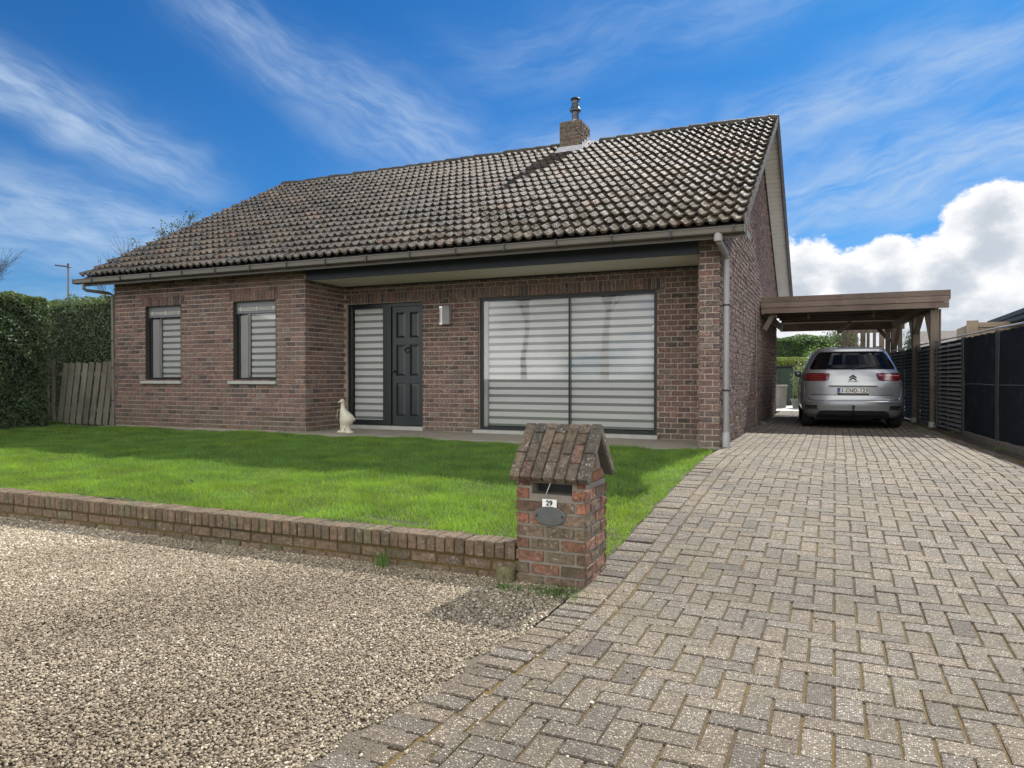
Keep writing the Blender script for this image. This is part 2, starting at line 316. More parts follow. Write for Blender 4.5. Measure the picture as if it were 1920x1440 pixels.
def tube(mb,pts,rad,n=6,col=(1,1,1),mi=0,cap=True):
    pts=[Vector(p) for p in pts]; rs=rad if isinstance(rad,(list,tuple)) else [rad]*len(pts); V=[];F=[]; prev=None
    for i,p in enumerate(pts):
        d=(pts[min(i+1,len(pts)-1)]-pts[max(i-1,0)]).normalized(); 
        if prev is None: s=d.orthogonal().normalized()
        else:
            s=(prev-d*prev.dot(d)); s=s.normalized() if s.length>1e-6 else d.orthogonal().normalized()
        prev=s; u=d.cross(s)
        for k in range(n):
            t=2*math.pi*k/n; V.append(p+(s*math.cos(t)+u*math.sin(t))*rs[i])
    for i in range(len(pts)-1):
        for k in range(n): F.append((i*n+k,i*n+(k+1)%n,(i+1)*n+(k+1)%n,(i+1)*n+k))
    if cap: F.append(tuple(range(n))[::-1]); F.append(tuple((len(pts)-1)*n+k for k in range(n)))
    mb.add([tuple(v) for v in V],F,col,mi)
def lathe(mb,c,prof,n=20,col=(1,1,1),mi=0,sy=1.):
    V=[];F=[]
    for r,z in prof:
        for k in range(n): t=2*math.pi*k/n; V.append((c[0]+r*math.cos(t),c[1]+r*sy*math.sin(t),c[2]+z))
    m=len(prof)
    for i in range(m-1):
        for k in range(n): F.append((i*n+k,i*n+(k+1)%n,(i+1)*n+(k+1)%n,(i+1)*n+k))
    F.append(tuple(range(n))[::-1]); F.append(tuple((m-1)*n+k for k in range(n))); mb.add(V,F,col,mi)
def text_mesh(s,size,name,matn,parent,loc,rot,shear=0,bold=.0,sx=1.):
    cu=bpy.data.curves.new(name,'FONT'); cu.body=s; cu.size=size; cu.align_x='CENTER'; cu.align_y='CENTER'; cu.extrude=.0008; cu.shear=shear; cu.offset=bold
    t=bpy.data.objects.new(name+'_c',cu); COL.objects.link(t); bpy.context.view_layer.update()
    me=bpy.data.meshes.new_from_object(t.evaluated_get(bpy.context.evaluated_depsgraph_get())); bpy.data.objects.remove(t)
    o=bpy.data.objects.new(name,me); me.name=name; me.materials.clear(); me.materials.append(MATS[matn]); COL.objects.link(o)
    M=Matrix.Translation(loc)@rot.to_matrix().to_4x4()@Matrix.Diagonal((sx,1,1,1)); me.transform(M); o.parent=parent
    if parent.get('_w'): o.matrix_parent_inverse=parent.matrix_world.inverted()
    return o
from mathutils import Euler
# ================================================================ dimensions
L=12.28; WX=-7.283; D=1.156; WP=.307; EAVE_Z=3.04; EY=-.45; RY=5.56; RZ=6.36; XR=.38; XL=-12.64; BACK=11.57
TAN=(RZ-EAVE_Z)/(RY-EY)
def gz(x,y):
    return float(np.interp(y,[-7,-6.2,-5.5,-4,-2,-.9,20],[-.35,-.345,-.30,-.17,-.04,0,0]))
def lz(x,y):
    b=np.interp(y,[-6.2,-.3],[-.12,-.03]); w=np.clip((x+.9)/.9,0,1); w=w*w*(3-2*w); g=np.interp(y,[-7,-6.2,-5.5,-4,-2,-.9,20],[-.35,-.345,-.30,-.17,-.04,0,0])
    bump=.012*np.sin(x*2.1+y*1.3)+.01*np.sin(x*5.3-y*3.1)
    return b*(1-w)+(g-.005)*w+bump*(1-w)
# ================================================================ setting: ground, lawn, drive, gravel
mb=MB(); ys=[-600,-60,-20,-12,-7,-6.2,-5.5,-4,-2,-.9,5,15,60,600]; xs=[-600,-60,-20,-14,-7,0,4,10,60,600]
V=[(x,y,gz(x,y)-.075) for y in ys for x in xs]; nx=len(xs)
mb.add(V,[(j*nx+i,j*nx+i+1,(j+1)*nx+i+1,(j+1)*nx+i) for j in range(len(ys)-1) for i in range(nx-1)])
mb.build('ground','ground',kind='structure')
mb=MB(); mb.add([(-60,-25,-.40),(60,-25,-.40),(60,-20,-.40),(-60,-20,-.40)],[(0,1,2,3)]); mb.build('road','asphalt',kind='structure')
# gravel bed
mb=MB(); mb.add([(-30,-20,-.362),(.0,-20,-.362),(.0,-6.17,-.352),(-30,-6.17,-.352)],[(0,1,2,3)]); mb.build('gravel_bed','gravel',kind='structure')
# pebbles: points in the part of the bed seen near by; one stone mesh placed at each point
def pebbles():
    M=560000; x=rng.uniform(-10,.0,M); y=rng.uniform(-11.2,-6.12,M)
    d=np.hypot(x-1.47,y+10.49); keep=(rng.random(M)<np.clip(5.5/d,0,1)**1.1)&((y>-6.2-(x+.0)*0.0)|(d<9))
    dx,dy=x-1.47,y+10.49; ca,sa=math.cos(R(23.97)),math.sin(R(23.97)); px=dx*ca+dy*sa; pz=-dx*sa+dy*ca
    keep&=(pz>.3)&(px>-1.05*pz-1.5)&(px<.6*pz+1.5)&(x<np.interp(y,[-14.5,-8.5,-6.8,20],[-.75,-.18,.0,.0])+.015+.03*np.sin(y*7)+.02*np.sin(y*23)); x,y=x[keep],y[keep]
    ys_=rng.uniform(-9.6,-6.1,420); xs_=np.abs(rng.normal(0,.5,420))+np.interp(ys_,[-14.5,-8.5,-6.8,20],[-.75,-.18,.0,.0]); x=np.concatenate([x,xs_]); y=np.concatenate([y,ys_]); n=len(x)
    d=np.hypot(x-1.47,y+10.49)
    me=bpy.data.meshes.new('pebble_points'); me.vertices.add(n)
    hump=.004+.002*np.sin(x*1.7+.4)*np.sin(y*2.3)+.002*np.sin(x*6)*np.sin(y*5)
    co=np.stack([x,y,-.3515+rng.uniform(-.005,.004,n)+hump],1); me.vertices.foreach_set('co',co.ravel())
    s=rng.uniform(.0032,.0078,n)*np.clip(d/5,.9,1.5)
    sc=np.stack([s*rng.uniform(1.,1.5,n),s*rng.uniform(.8,1.1,n),s*rng.uniform(.5,.75,n)],1)
    rt=np.stack([rng.normal(0,.35,n),rng.normal(0,.35,n),rng.uniform(0,6.28,n)],1)
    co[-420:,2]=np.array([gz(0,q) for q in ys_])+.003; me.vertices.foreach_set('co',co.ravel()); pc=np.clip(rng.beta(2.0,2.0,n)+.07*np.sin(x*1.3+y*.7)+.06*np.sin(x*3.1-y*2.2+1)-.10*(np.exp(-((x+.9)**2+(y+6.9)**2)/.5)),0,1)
    for nm,tp,ar in (('sc','FLOAT_VECTOR',sc),('rt','FLOAT_VECTOR',rt)): 
        a=me.attributes.new(nm,tp,'POINT'); a.data.foreach_set('vector',ar.astype(np.float32).ravel())
    a=me.attributes.new('pc','FLOAT','POINT'); a.data.foreach_set('value',pc.astype(np.float32))
    o=bpy.data.objects.new('gravel',me); COL.objects.link(o)
    ng=bpy.data.node_groups.new('pebbles','GeometryNodeTree'); ng.interface.new_socket('Geometry',in_out='INPUT',socket_type='NodeSocketGeometry'); ng.interface.new_socket('Geometry',in_out='OUTPUT',socket_type='NodeSocketGeometry')
    nn=ng.nodes; gi=nn.new('NodeGroupInput'); go=nn.new('NodeGroupOutput'); ic=nn.new('GeometryNodeMeshIcoSphere'); ic.inputs['Radius'].default_value=1; ic.inputs['Subdivisions'].default_value=2
    sm=nn.new('GeometryNodeSetShadeSmooth'); smt=nn.new('GeometryNodeSetMaterial'); smt.inputs['Material'].default_value=MATS['pebble']
    ip=nn.new('GeometryNodeInstanceOnPoints'); at1=nn.new('GeometryNodeInputNamedAttribute'); at1.data_type='FLOAT_VECTOR'; at1.inputs['Name'].default_value='sc'
    at2=nn.new('GeometryNodeInputNamedAttribute'); at2.data_type='FLOAT_VECTOR'; at2.inputs['Name'].default_value='rt'
    lk=ng.links.new; lk(ic.outputs['Mesh'],sm.inputs[0]); lk(sm.outputs[0],smt.inputs[0]); lk(gi.outputs[0],ip.inputs['Points']); lk(smt.outputs[0],ip.inputs['Instance'])
    lk(at1.outputs[0],ip.inputs['Scale']); lk(at2.outputs[0],ip.inputs['Rotation']); lk(ip.outputs[0],go.inputs[0])
    md=o.modifiers.new('p','NODES'); md.node_group=ng
    tag(o,'beige and brown pebbles of the gravel bed in front of the low brick wall','gravel',kind='stuff')
pebbles()
# driveway
def curbx(y): return 3.53-.0615*(y+.11)
mb=MB(); rows=[-14.5,-9,-7,-6.2,-5.5,-4,-2,-.9,3,8,12.3]
def dxl(y): return float(np.interp(y,[-14.5,-8.5,-6.8,20],[-.75,-.18,.0,.0]))
V=[];F=[]
for y in rows: V+= [(dxl(y)+.02,y,gz(0,y)-.011),(curbx(y)+.02,y,gz(0,y)-.011)]
F=[(2*i,2*i+1,2*i+3,2*i+2) for i in range(len(rows)-1)]
mb.add(V,F); mb.build('driveway_bedding','joint',kind='structure')
mb=MB(); w=.1125
def paver(x0,x1,y0,y1,g=.006,edge=0):
    xm,ym=(x0+x1)/2,(y0+y1)/2
    if xm>curbx(ym)-.12 or ym<-11.5: return
    # skip what the camera side never sees
    z=gz(xm,ym); k=rnd.uniform(.80,1.18); t=rnd.uniform(-.04,.05); col=(k*(1+t),k,k*(1-t*1.5))
    if rnd.random()<.06: col=(k*.7,k*.7,k*.72)
    sl=(gz(xm,ym+.1)-gz(xm,ym-.1))/.2
    s=1.8 if edge else 1.
    M=Matrix.Translation((xm+rnd.uniform(-.0015,.0015)*s,ym+rnd.uniform(-.0015,.0015)*s,z+rnd.uniform(-.003,.003)*s))@Euler((sl+rnd.uniform(-.010,.010)*s,rnd.uniform(-.010,.010)*s,rnd.uniform(-.012,.012)*s)).to_matrix().to_4x4()
    hx,hy=(x1-x0)/2-g/2-.0022,(y1-y0)/2-g/2+.0005
    if hx<.01 or hy<.01: return
    c=.005
    v=[(-hx,-hy,-.05),(hx,-hy,-.05),(hx,hy,-.05),(-hx,hy,-.05),(-hx,-hy,-c),(hx,-hy,-c),(hx,hy,-c),(-hx,hy,-c),(-hx+c,-hy+c,0),(hx-c,-hy+c,0),(hx-c,hy-c,0),(-hx+c,hy-c,0)]
    v=np.array(v)@np.array(M.to_3x3()).T+np.array(M.translation)
    mb.add(v,[(0,1,5,4),(1,2,6,5),(2,3,7,6),(3,0,4,7),(4,5,9,8),(5,6,10,9),(6,7,11,10),(7,4,8,11),(8,9,10,11)],col)
YT=-1.0; X0=.345
# herringbone part (cells aligned with the house)
nr=int((YT+11.5)/w); 
for r in range(-1,nr+1):
    for c in range(-9,36):
        k=(c-r)%4; x=X0+c*w; y=YT-(r+1)*w; ox=.03*math.sin(y*.6)
        if k==0:
            b=x+2*w
            lx=dxl(y)+.338
            if b>lx+.02 and r>=0: paver(max(x,lx),b,y,y+w)
        elif k==2 or k==3:
            if k==3 and x>=X0-.001:   # lower cell is r, upper r-1 (towards the house)
                pass
    for c in range(-8,36):
        if (c-r)%4==3 and r>=-1 and X0+(c+1)*w>dxl(YT-r*w-w)+.338+.02:   # this row is the house-side cell of an upright brick
            x=X0+c*w; y1=YT-r*w; y0=y1-2*w; paver(max(x,dxl(y0)+.338),x+w,y0,min(y1,YT))
# header course on the left edge and a stretcher course inside it
y=YT
while y>-11.3:
    h=w*rnd.uniform(.97,1.05); xl=dxl(y-h/2); g=.007 if y>-6.3 else .016
    paver(xl,xl+.225,y-h,y,g,1); y-=h
y=YT
while y>-11.3:
    xl=dxl(y-.11); paver(xl+.228,xl+.336,y-.225,y,.007); y-=.225
yy=-7.0
# filler between shifted edge and herringbone
# running bond part
c=0; x=0.02
while x<3.6:
    y=YT+(.0 if c%2 else -.0); first=True
    while y<12.2:
        h=.1125 if (first and c%2) else .225
        paver(x,x+w,y,y+h,.007); y+=h; first=False
    x+=w; c+=1
mb.build('driveway','paver',kind='structure')
# terrace behind
mb=MB()
for i in range(-6,8):
    for j in range(0,14):
        x,y=i*.6,12.35+j*.6; box(mb,(x+.004,y+.004,-.07),(x+.596,y+.596,.0+rnd.uniform(-.002,.002)))
mb.build('terrace','terrace',kind='structure')
# kerb strip under the fence, soil behind it
mb=MB(); y=-6.
while y<12:
    h=rnd.uniform(.27,.33); x=curbx(y)+.20; M=Matrix.Translation((x,y,0))@Euler((0,rnd.uniform(-.03,.03),.0615+rnd.uniform(-.03,.03))).to_matrix().to_4x4()
    z=gz(0,y); k=rnd.uniform(.7,1.2); cbox(mb,(-.06,0,z-.05),(.08,h-.012,z+.085+rnd.uniform(-.006,.006)),.01,(k,k,k),0,M); y+=h
mb.build('kerb','kerb',kind='structure')
mb=MB(); V=[];F=[]; ysq=np.arange(-8,12.3,.25)
for i,y in enumerate(ysq):
    for t in (-.06,.04,.15): V.append((curbx(y)+t,y,gz(0,y)-.012+(.01 if t>0 else 0)+rnd.uniform(-.004,.006)))
for i in range(len(ysq)-1):
    for k in range(2): F.append((3*i+k,3*i+k+1,3*i+k+4,3*i+k+3))
V2=len(V)
for i,y in enumerate(ysq):
    for t in (.26,.6,1.4): V.append((curbx(y)+t,y,gz(0,y)+.03+rnd.uniform(-.01,.01)))
for i in range(len(ysq)-1):
    for k in range(2): F.append((V2+3*i+k,V2+3*i+k+1,V2+3*i+k+4,V2+3*i+k+3))
mb.add(V,F); mb.build('soil_strip','soil',kind='structure')
# lawn
mb=MB(); gx=np.linspace(-14,0,70); gy=np.linspace(-6.02,-.22,40); V=[(x,y,lz(x,y)-.004) for y in gy for x in gx]
mb.add(V,[(j*70+i,j*70+i+1,(j+1)*70+i+1,(j+1)*70+i) for j in range(39) for i in range(69)]); 
mb.add([(-16.5,-.3,-.04),(-12.3,-.3,-.04),(-12.3,9,-.04),(-16.5,9,-.04)],[(0,1,2,3)])
mb.build('lawn','turf',kind='structure',smooth=True)
def blades(n,x,y,z,h,wd,cols,lean=.5):
    a=rng.uniform(0,6.28,n); l=rng.normal(0,lean,(n,2))*h[:,None]; dx,dy=np.cos(a)*wd/2,np.sin(a)*wd/2
    b=np.stack([x,y,z],1); o=np.stack([dx,dy,0*dx],1); mid=b+np.stack([l[:,0]*.35,l[:,1]*.35,h*.6],1); tip=b+np.stack([l[:,0],l[:,1],h],1)
    V=np.stack([b-o,b+o,mid+o*.7,mid-o*.7,tip],1).reshape(-1,3); i=np.arange(n)*5
    return V,np.stack([i,i+1,i+2,i+3],1),np.stack([i+3,i+2,i+4],1),cols
def grass(name,n,xr,yr,filt,label,hh=(.022,.05)):
    x=rng.uniform(*xr,n); y=rng.uniform(*yr,n); k=filt(x,y); x,y=x[k],y[k]; n=len(x)
    z=lz(x,y)-.003; pt=.5+.5*np.sin(x*1.9+1.)*np.sin(y*2.7)+.3*np.sin(x*7+y*5)
    h=rng.uniform(*hh,n)*(.7+.55*np.clip(pt,0,1))*np.where(rng.random(n)<.015,1.9,1.); wd=rng.uniform(.003,.0062,n)
    t=rng.random(n)[:,None]; c=np.array([.092,.180,.040])*(1-t)+np.array([.170,.285,.070])*t; dry=rng.random(n)<.05; c[dry]=(.28,.26,.10)
    pv=.5+.5*np.sin(x*2.3+2*np.sin(y*1.9))*np.sin(y*3.1+1.5*np.sin(x*1.1)); yel=(np.clip((-3.4-y)/1.6,0,1)*.6+.9*np.clip(pv-.45,0,1)+.5*np.clip((x+.8)/.8,0,1))[:,None]*rng.random(n)[:,None]; yel=np.clip(yel,0,1); c=c*(1-yel)+np.array([.24,.32,.04])*yel  # yellow patches; sunlit band and drive-side strip also tinted into the blades
    V,f4,f3,c=blades(n,x,y,z,h,wd,c); m=MB(); m.arr(V,f4,c); m.k=0; m.big.append((f3,c,0)); m.k=len(V)
    o=m.build(name,'grass'); tag(o,label,'grass',kind='stuff')
bare=lambda x,y:(np.exp(-((x+1.55)/.45)**2-((y+5.85)/.06)**2)<.5)
grass('grass',420000,(-13.6,.02),(-6.0,-.24),lambda x,y:(rng.random(len(x))<np.where(y>-2.5,.8,1.))&bare(x,y)&~((x>.0-.02*np.sin(y*9))&(y>-5.6))&~((x<-13.2)&(y<-.6))&(y<-.30+.03*np.sin(x*9))&~((x>-.5)&(y<-5.6)),'short green grass of the front lawn between house and low brick wall')
# weeds: small tufts
def tuft(x,y,z,n,h,label,name='weed_tuft',col=(.10,.17,.05),sp=.04,grp=None):
    X=x+rng.normal(0,sp,n); Y=y+rng.normal(0,sp*.7,n); H=rng.uniform(.5,1,n)*h
    V,f4,f3,c=blades(n,X,Y,np.full(n,z),H,rng.uniform(.003,.006,n),np.array(col)*rng.uniform(.7,1.5,(n,1)),.45)
    m=MB(); m.arr(V,f4,c); m.big.append((f3,c,0)); o=m.build(name,'grass'); return tag(o,label,'weed',grp)
tuft(-1.42,-6.22,-.35,60,.17,'tall thin grass tuft growing at the foot of the low wall',sp=.03)
tuft(-.10,-6.30,-.345,500,.03,'low green weeds at the foot of the brick letterbox pillar',sp=.10)
tuft(-.42,-6.33,-.345,160,.028,'sparse green weeds in the gravel left of the brick letterbox pillar',sp=.05)
for i,(yy_,lab) in enumerate([(1.2,'nearest'),(4.3,'second'),(6.2,'farthest')]): tuft(curbx(yy_)+.1,yy_,.0,90,.06,f'{lab} small weed tuft beside the kerb under the black fence',sp=.07)
# leaf specks on the lawn
for i,(x,y,lab) in enumerate([(-9.6,-1.0,'dark dead leaves lying on the lawn in front of the left window'),(-6.9,-.9,'dark dead leaves lying on the lawn in front of the goose statue'),(-4.5,-5.1,'dark dead leaf on the lawn near the low wall'),(-11.9,-.9,'dark dead leaves lying on the lawn near the wooden gate')]):
    m=MB()
    for k in range(5):
        a=rnd.uniform(0,6.28); cx,cy=x+rnd.uniform(-.09,.09),y+rnd.uniform(-.05,.05); z=float(lz(cx,cy))+.035; r=.025
        m.add([(cx+r*math.cos(a),cy+r*math.sin(a),z),(cx-r*.5*math.sin(a),cy+r*.5*math.cos(a),z+.012),(cx-r*math.cos(a),cy-r*math.sin(a),z+.004),(cx+r*.5*math.sin(a),cy-r*.5*math.cos(a),z-.004)],[(0,1,2,3)],(.03,.022,.012))
    tag(m.build('dead_leaves','painted'),lab,'leaves')
# porch slab
mb=MB(); 
for i,(a,b) in enumerate([(-7.9,-5.2),(-5.19,-2.6),(-2.59,-.0)]): cbox(mb,(a,-.26-.02*i,-.12),(b,1.14,-.004-.003*i),.006)
mb.build('porch_slab','slab',kind='structure')
mb=MB(); cbox(mb,(-12.5,-.14,-.14),(-7.91,-.0,-.022),.005); mb.build('foundation_strip','slab',kind='structure')
# ================================================================ bricks
CH,BL=.0865,.2075
def bcol():
    r=rnd.random(); k=rnd.uniform(.80,1.20)
    c=(.143,.090,.075) if r<.50 else (.120,.085,.077) if r<.72 else (.072,.054,.052) if r<.85 else (.158,.090,.074) if r<.93 else (.145,.118,.098)
    return tuple(v*k for v in c)
def brick_face(mb,o,ex,ez,en,a0,a1,b0,b1,rough=.0022,proud=.0,jt=.003,lim=None,col=None,nx=4,nz=2,dep=.02):
    """one brick in the plane o+a*ex+b*ez, bulging along en"""
    j=rnd.uniform(-jt,jt)+proud; ch=.004; V=[];g=[]
    a0+=rnd.uniform(-.001,.001);a1+=rnd.uniform(-.001,.001)
    if lim is not None:
        t0,t1=lim(a0),lim(a1)
        if min(t0,t1)<=b0+.01: return
    o=np.array(o);ex=np.array(ex);ez=np.array(ez);en=np.array(en)
    for i in range(nz+1):
        for k in range(nx+1):
            u=a0+ch+(a1-a0-2*ch)*k/nx; top=b1 if lim is None else min(b1,lim(u)); v=b0+ch+(top-b0-2*ch)*i/nz
            V.append(o+ex*u+ez*v+en*(j+rnd.uniform(-rough,rough)))
    F=[(i*(nx+1)+k,i*(nx+1)+k+1,(i+1)*(nx+1)+k+1,(i+1)*(nx+1)+k) for i in range(nz) for k in range(nx)]
    n0=len(V); tp0=b1 if lim is None else min(b1,lim(a0)); tp1=b1 if lim is None else min(b1,lim(a1))
    for (u,v) in ((a0,b0),(a1,b0),(a1,tp1),(a0,tp0)): V.append(o+ex*u+ez*v+en*(j-dep))
    bl,br,tr,tl=0,nx,(nz+1)*(nx+1)-1,nz*(nx+1)
    F+=[tuple([n0,n0+1]+list(range(nx,-1,-1))),tuple([n0+1,n0+2]+[i*(nx+1)+nx for i in range(nz,-1,-1)]),tuple([n0+2,n0+3]+list(range(tl,tr+1))),tuple([n0+3,n0]+[i*(nx+1) for i in range(nz+1)])]
    mb.add(V,F,col or bcol())
def brickwall(mb,o,ex,ez,en,a0,a1,b0,b1,holes=(),lim=None,soldiers=(),quoin=0,shift=0.,ch=CH,bl=BL,colf=None,**kw):
    """running bond with holes (u0,u1,v0,v1) left open"""
    n=int(round((b1-b0)/ch))
    blocked=list(holes)+list(soldiers)
    for r in range(n):
        z0=b0+r*ch; z1=min(z0+ch-.0125,b1); u=a0-(bl/2 if r%2 else 0)-shift
        while u<a1-.01:
            s,e=max(u,a0),min(u+bl-.0145,a1); u+=bl
            segs=[(s,e)]
            zm=(z0+z1)/2
            for h in blocked:
                if h[2]<zm<h[3]:
                    ns=[]
                    for (p,q) in segs:
                        if q<=h[0] or p>=h[1]: ns.append((p,q))
                        else:
                            if p<h[0]-.02: ns.append((p,h[0]-.002))
                            if q>h[1]+.02: ns.append((h[1]+.002,q))
                    segs=ns
            for p,q in segs:
                if q-p>.02: brick_face(mb,o,ex,ez,en,p,q,z0,z1,lim=lim,col=colf() if colf else None,**kw)
    for s in soldiers:
        u=s[0]
        while u<s[1]-.03:
            brick_face(mb,o,ex,ez,en,u,min(u+.064,s[1]),s[2]+.003,s[3]-.008,nx=2,nz=4,col=colf() if colf else None,**kw); u+=.0745
# ================================================================ house
H=empty('house',(0,0,0),'single storey brown brick house with grey tiled gable roof and recessed porch','house')
HX,HZ=(1,0,0),(0,0,1)
WT=2.94
win1=(-11.37,-10.38,.915,2.42); win2=(-9.01,-7.97,.915,2.42)
mb=MB()
# left wing front, return wall, recess wall, pier, gable
brickwall(mb,(0,0,0),HX,HZ,(0,-1,0),-L,WX,0,WT,[win1,win2],soldiers=[(win1[0]-.1,win1[1]+.1,2.42,2.42+2*CH+.02),(win2[0]-.1,win2[1]+.1,2.42,2.42+2*CH+.02)])
brickwall(mb,(WX,0,0),(0,1,0),HZ,(1,0,0),.0,D,0,2.78)
big=(-4.36,-1.16,.03,2.40); dr=(-7.26,-5.53,.03,2.40)
brickwall(mb,(0,D,0),HX,HZ,(0,-1,0),WX,-.05,0,2.78,[big,dr],soldiers=[(-7.20,-1.02,2.405,2.40+2*CH+.025)],shift=.07)
brickwall(mb,(0,0,0),HX,HZ,(0,-1,0),-WP,0,0,WT,shift=.0)
glim=lambda y: min(EAVE_Z+(y-EY)*TAN,RZ-(y-RY)*TAN)-.16
brickwall(mb,(0,0,0),(0,1,0),HZ,(1,0,0),.004,10.78,0,6.4,[(4.85,5.25,0,2.35)],lim=glim,shift=.1,rough=.006,nx=5,nz=2,jt=.006)
brickwall(mb,(-WP,0,0),(0,-1,0),HZ,(-1,0,0),-.31,-.0,0,2.78)
bw=mb.build('wall','brick',H)
mb=MB(); t=.013
def panel(mb,x0,x1,y,z0,z1,holes,th=.3):
    xs_=sorted({x0,x1,*[h[0] for h in holes],*[h[1] for h in holes]})
    for a,b in zip(xs_[:-1],xs_[1:]):
        zs=[(z0,z1)]
        for h in holes:
            if h[0]<=a+1e-6 and h[1]>=b-1e-6: zs=[(z0,h[2]),(h[3],z1)]
        for p,q in zs:
            if q-p>.001: box(mb,(a,y,p),(b,y+th,q))
panel(mb,-L+t,WX-t,t,-.1,WT,[win1,win2]); box(mb,(WX-.3,.313,-.1),(WX-t,D+.3,2.78)); panel(mb,WX-t,-.01,D+t,-.1,2.78,[big,dr]); box(mb,(-WP+t,t,-.1),(-t,.315,WT-.02))
# gable core
for (ya,yb,za) in ((.316,4.85,-.1),(5.25,10.78,-.1),(4.85,5.25,2.35)):
    n=12 
    for i in range(n):
        a=ya+(yb-ya)*i/n; b=ya+(yb-ya)*(i+1)/n; za_,zb_=glim(a)-.02,glim(b)-.02
        v=[(-.3,a,za),(-t,a,za),(-t,b,za),(-.3,b,za),(-.3,a,za_),(-t,a,za_),(-t,b,zb_),(-.3,b,zb_)]; mb.add(v,BF)
box(mb,(-.3,4.845,-.1),(-.022,5.255,2.355),mi=1)
mb.build('mortar_joints',['mortar','black'],H)
# left + back walls (simple brick bond)
def bondf(n):
    b=n.n('ShaderNodeTexBrick',Vector=ob(n),Scale=1.,Color1=(.15,.088,.068),Color2=(.08,.055,.048),Mortar=(.33,.26,.21)); b.inputs['Brick Width'].default_value=.2075; b.inputs['Row Height'].default_value=.0865; b.inputs['Mortar Size'].default_value=.006
    return P(n,b.outputs[0],.9)
mat('bond',bondf)
mb=MB(); box(mb,(-L,.32,-.1),(-L+.25,BACK-.8,2.9)); box(mb,(-L+.25,BACK-1.1,-.1),(-.32,BACK-.8,2.9))
n=12
for i in range(n):
    a=.32+(10.4)*i/n; b=.32+(10.4)*(i+1)/n; mb.add([(-L,a,2.91),(-L+.25,a,2.91),(-L+.25,b,2.91),(-L,b,2.91),(-L,a,max(2.92,glim(a))),(-L+.25,a,max(2.92,glim(a))),(-L+.25,b,max(2.92,glim(b))),(-L,b,max(2.92,glim(b)))],BF)
mb.build('rear_wall','bond',H)
mb=MB(); box(mb,(-12,1.5,2.45),(-.4,10.4,2.5)); box(mb,(-12,1.7,-.05),(-.4,10.4,-.02)); box(mb,(-12,4.5,0),(-.4,4.55,2.45)); mb.build('inner_wall','interior',H)
# roof
roof=MB(); WV=.165; EXP=6.866/19; sl=math.atan(TAN); cs,sn=math.cos(sl),math.sin(sl)
nt=int(round((XR-XL)/(2*WV))); tw=(XR-XL)/nt
def roofpt(x,s,h,side=1):   #   # s up slope from eave, h normal
    y=EY+s*cs-h*sn; z=EAVE_Z+s*sn+h*cs
    return (x,y,z) if side>0 else (x,2*RY-y,z)
CHM=(-4.25,-3.73,5.02,5.66)
def wave(u): 
    p=(u%1.); return .026*math.cos(2*math.pi*p)+.007*math.cos(4*math.pi*p)
def trans(r,c):
    k=rnd.uniform(.75,1.25); g=rnd.random(); x=XL+c*tw
    base=np.array([.070,.060,.051]) if g<.6 else np.array([.050,.046,.042]) if g<.85 else np.array([.088,.070,.052]); base=base*(.82+.30*math.sin(x*.9+r*.7)*math.sin(r*.45+x*.35+1.))
    if rnd.random()<.03: base=np.array([.085,.052,.040])
    return tuple(base*k)
for r in range(19):
    for c in range(nt):
        x0=XL+c*tw; s0=r*EXP-.03; s1=s0+EXP+.055; seg=16; lift0=.070+rnd.uniform(-.008,.009); lift1=.012; dx=rnd.uniform(-.003,.003); V=[]; ds=rnd.uniform(-.008,.008)*(2.2 if rnd.random()<.06 else 1); tw_=rnd.uniform(-.003,.003)
        for i in range(seg+1):
            u=i/seg; x=x0+u*tw*1.012+dx; hgt=wave(u*2); e=rnd.uniform(-.0035,.0035)
            e2=rnd.uniform(-.006,.006); V+=[roofpt(x,s0+ds+e+e2,lift0+hgt-.036+tw_*u),roofpt(x,s0+ds+e-.003,lift0+hgt-.002+tw_*u+rnd.uniform(0,.002)),roofpt(x,s0+ds+.012,lift0+hgt+.002+tw_*u+rnd.uniform(-.001,.001)),roofpt(x,(s0+s1)/2,(lift0+lift1)/2+hgt+rnd.uniform(-.003,.003)),roofpt(x,s1,lift1+hgt)]
        F=[(5*i+k,5*i+5+k,5*i+6+k,5*i+1+k) for i in range(seg) for k in range(4)]
        if CHM[0]-.25<x0<CHM[1]-.0 and s1*cs+EY>CHM[2]+.1: continue
        col=trans(r,c); roof.add(V,F,col)
        if c==nt-1: # verge flange of the last tile
            xe=x0+tw*1.012+dx; hgt=wave(2.); roof.add([roofpt(xe,s0+ds,lift0+hgt),roofpt(xe,s1-.05,lift1+hgt+.006),roofpt(xe,s1-.05,lift1+hgt-.125),roofpt(xe,s0+ds,lift0+hgt-.135),roofpt(xe-.015,s0+ds,lift0+hgt-.135),roofpt(xe-.015,s0+ds,lift0+hgt)],[(0,3,2,1),(0,5,4,3)],(.13,.12,.105))
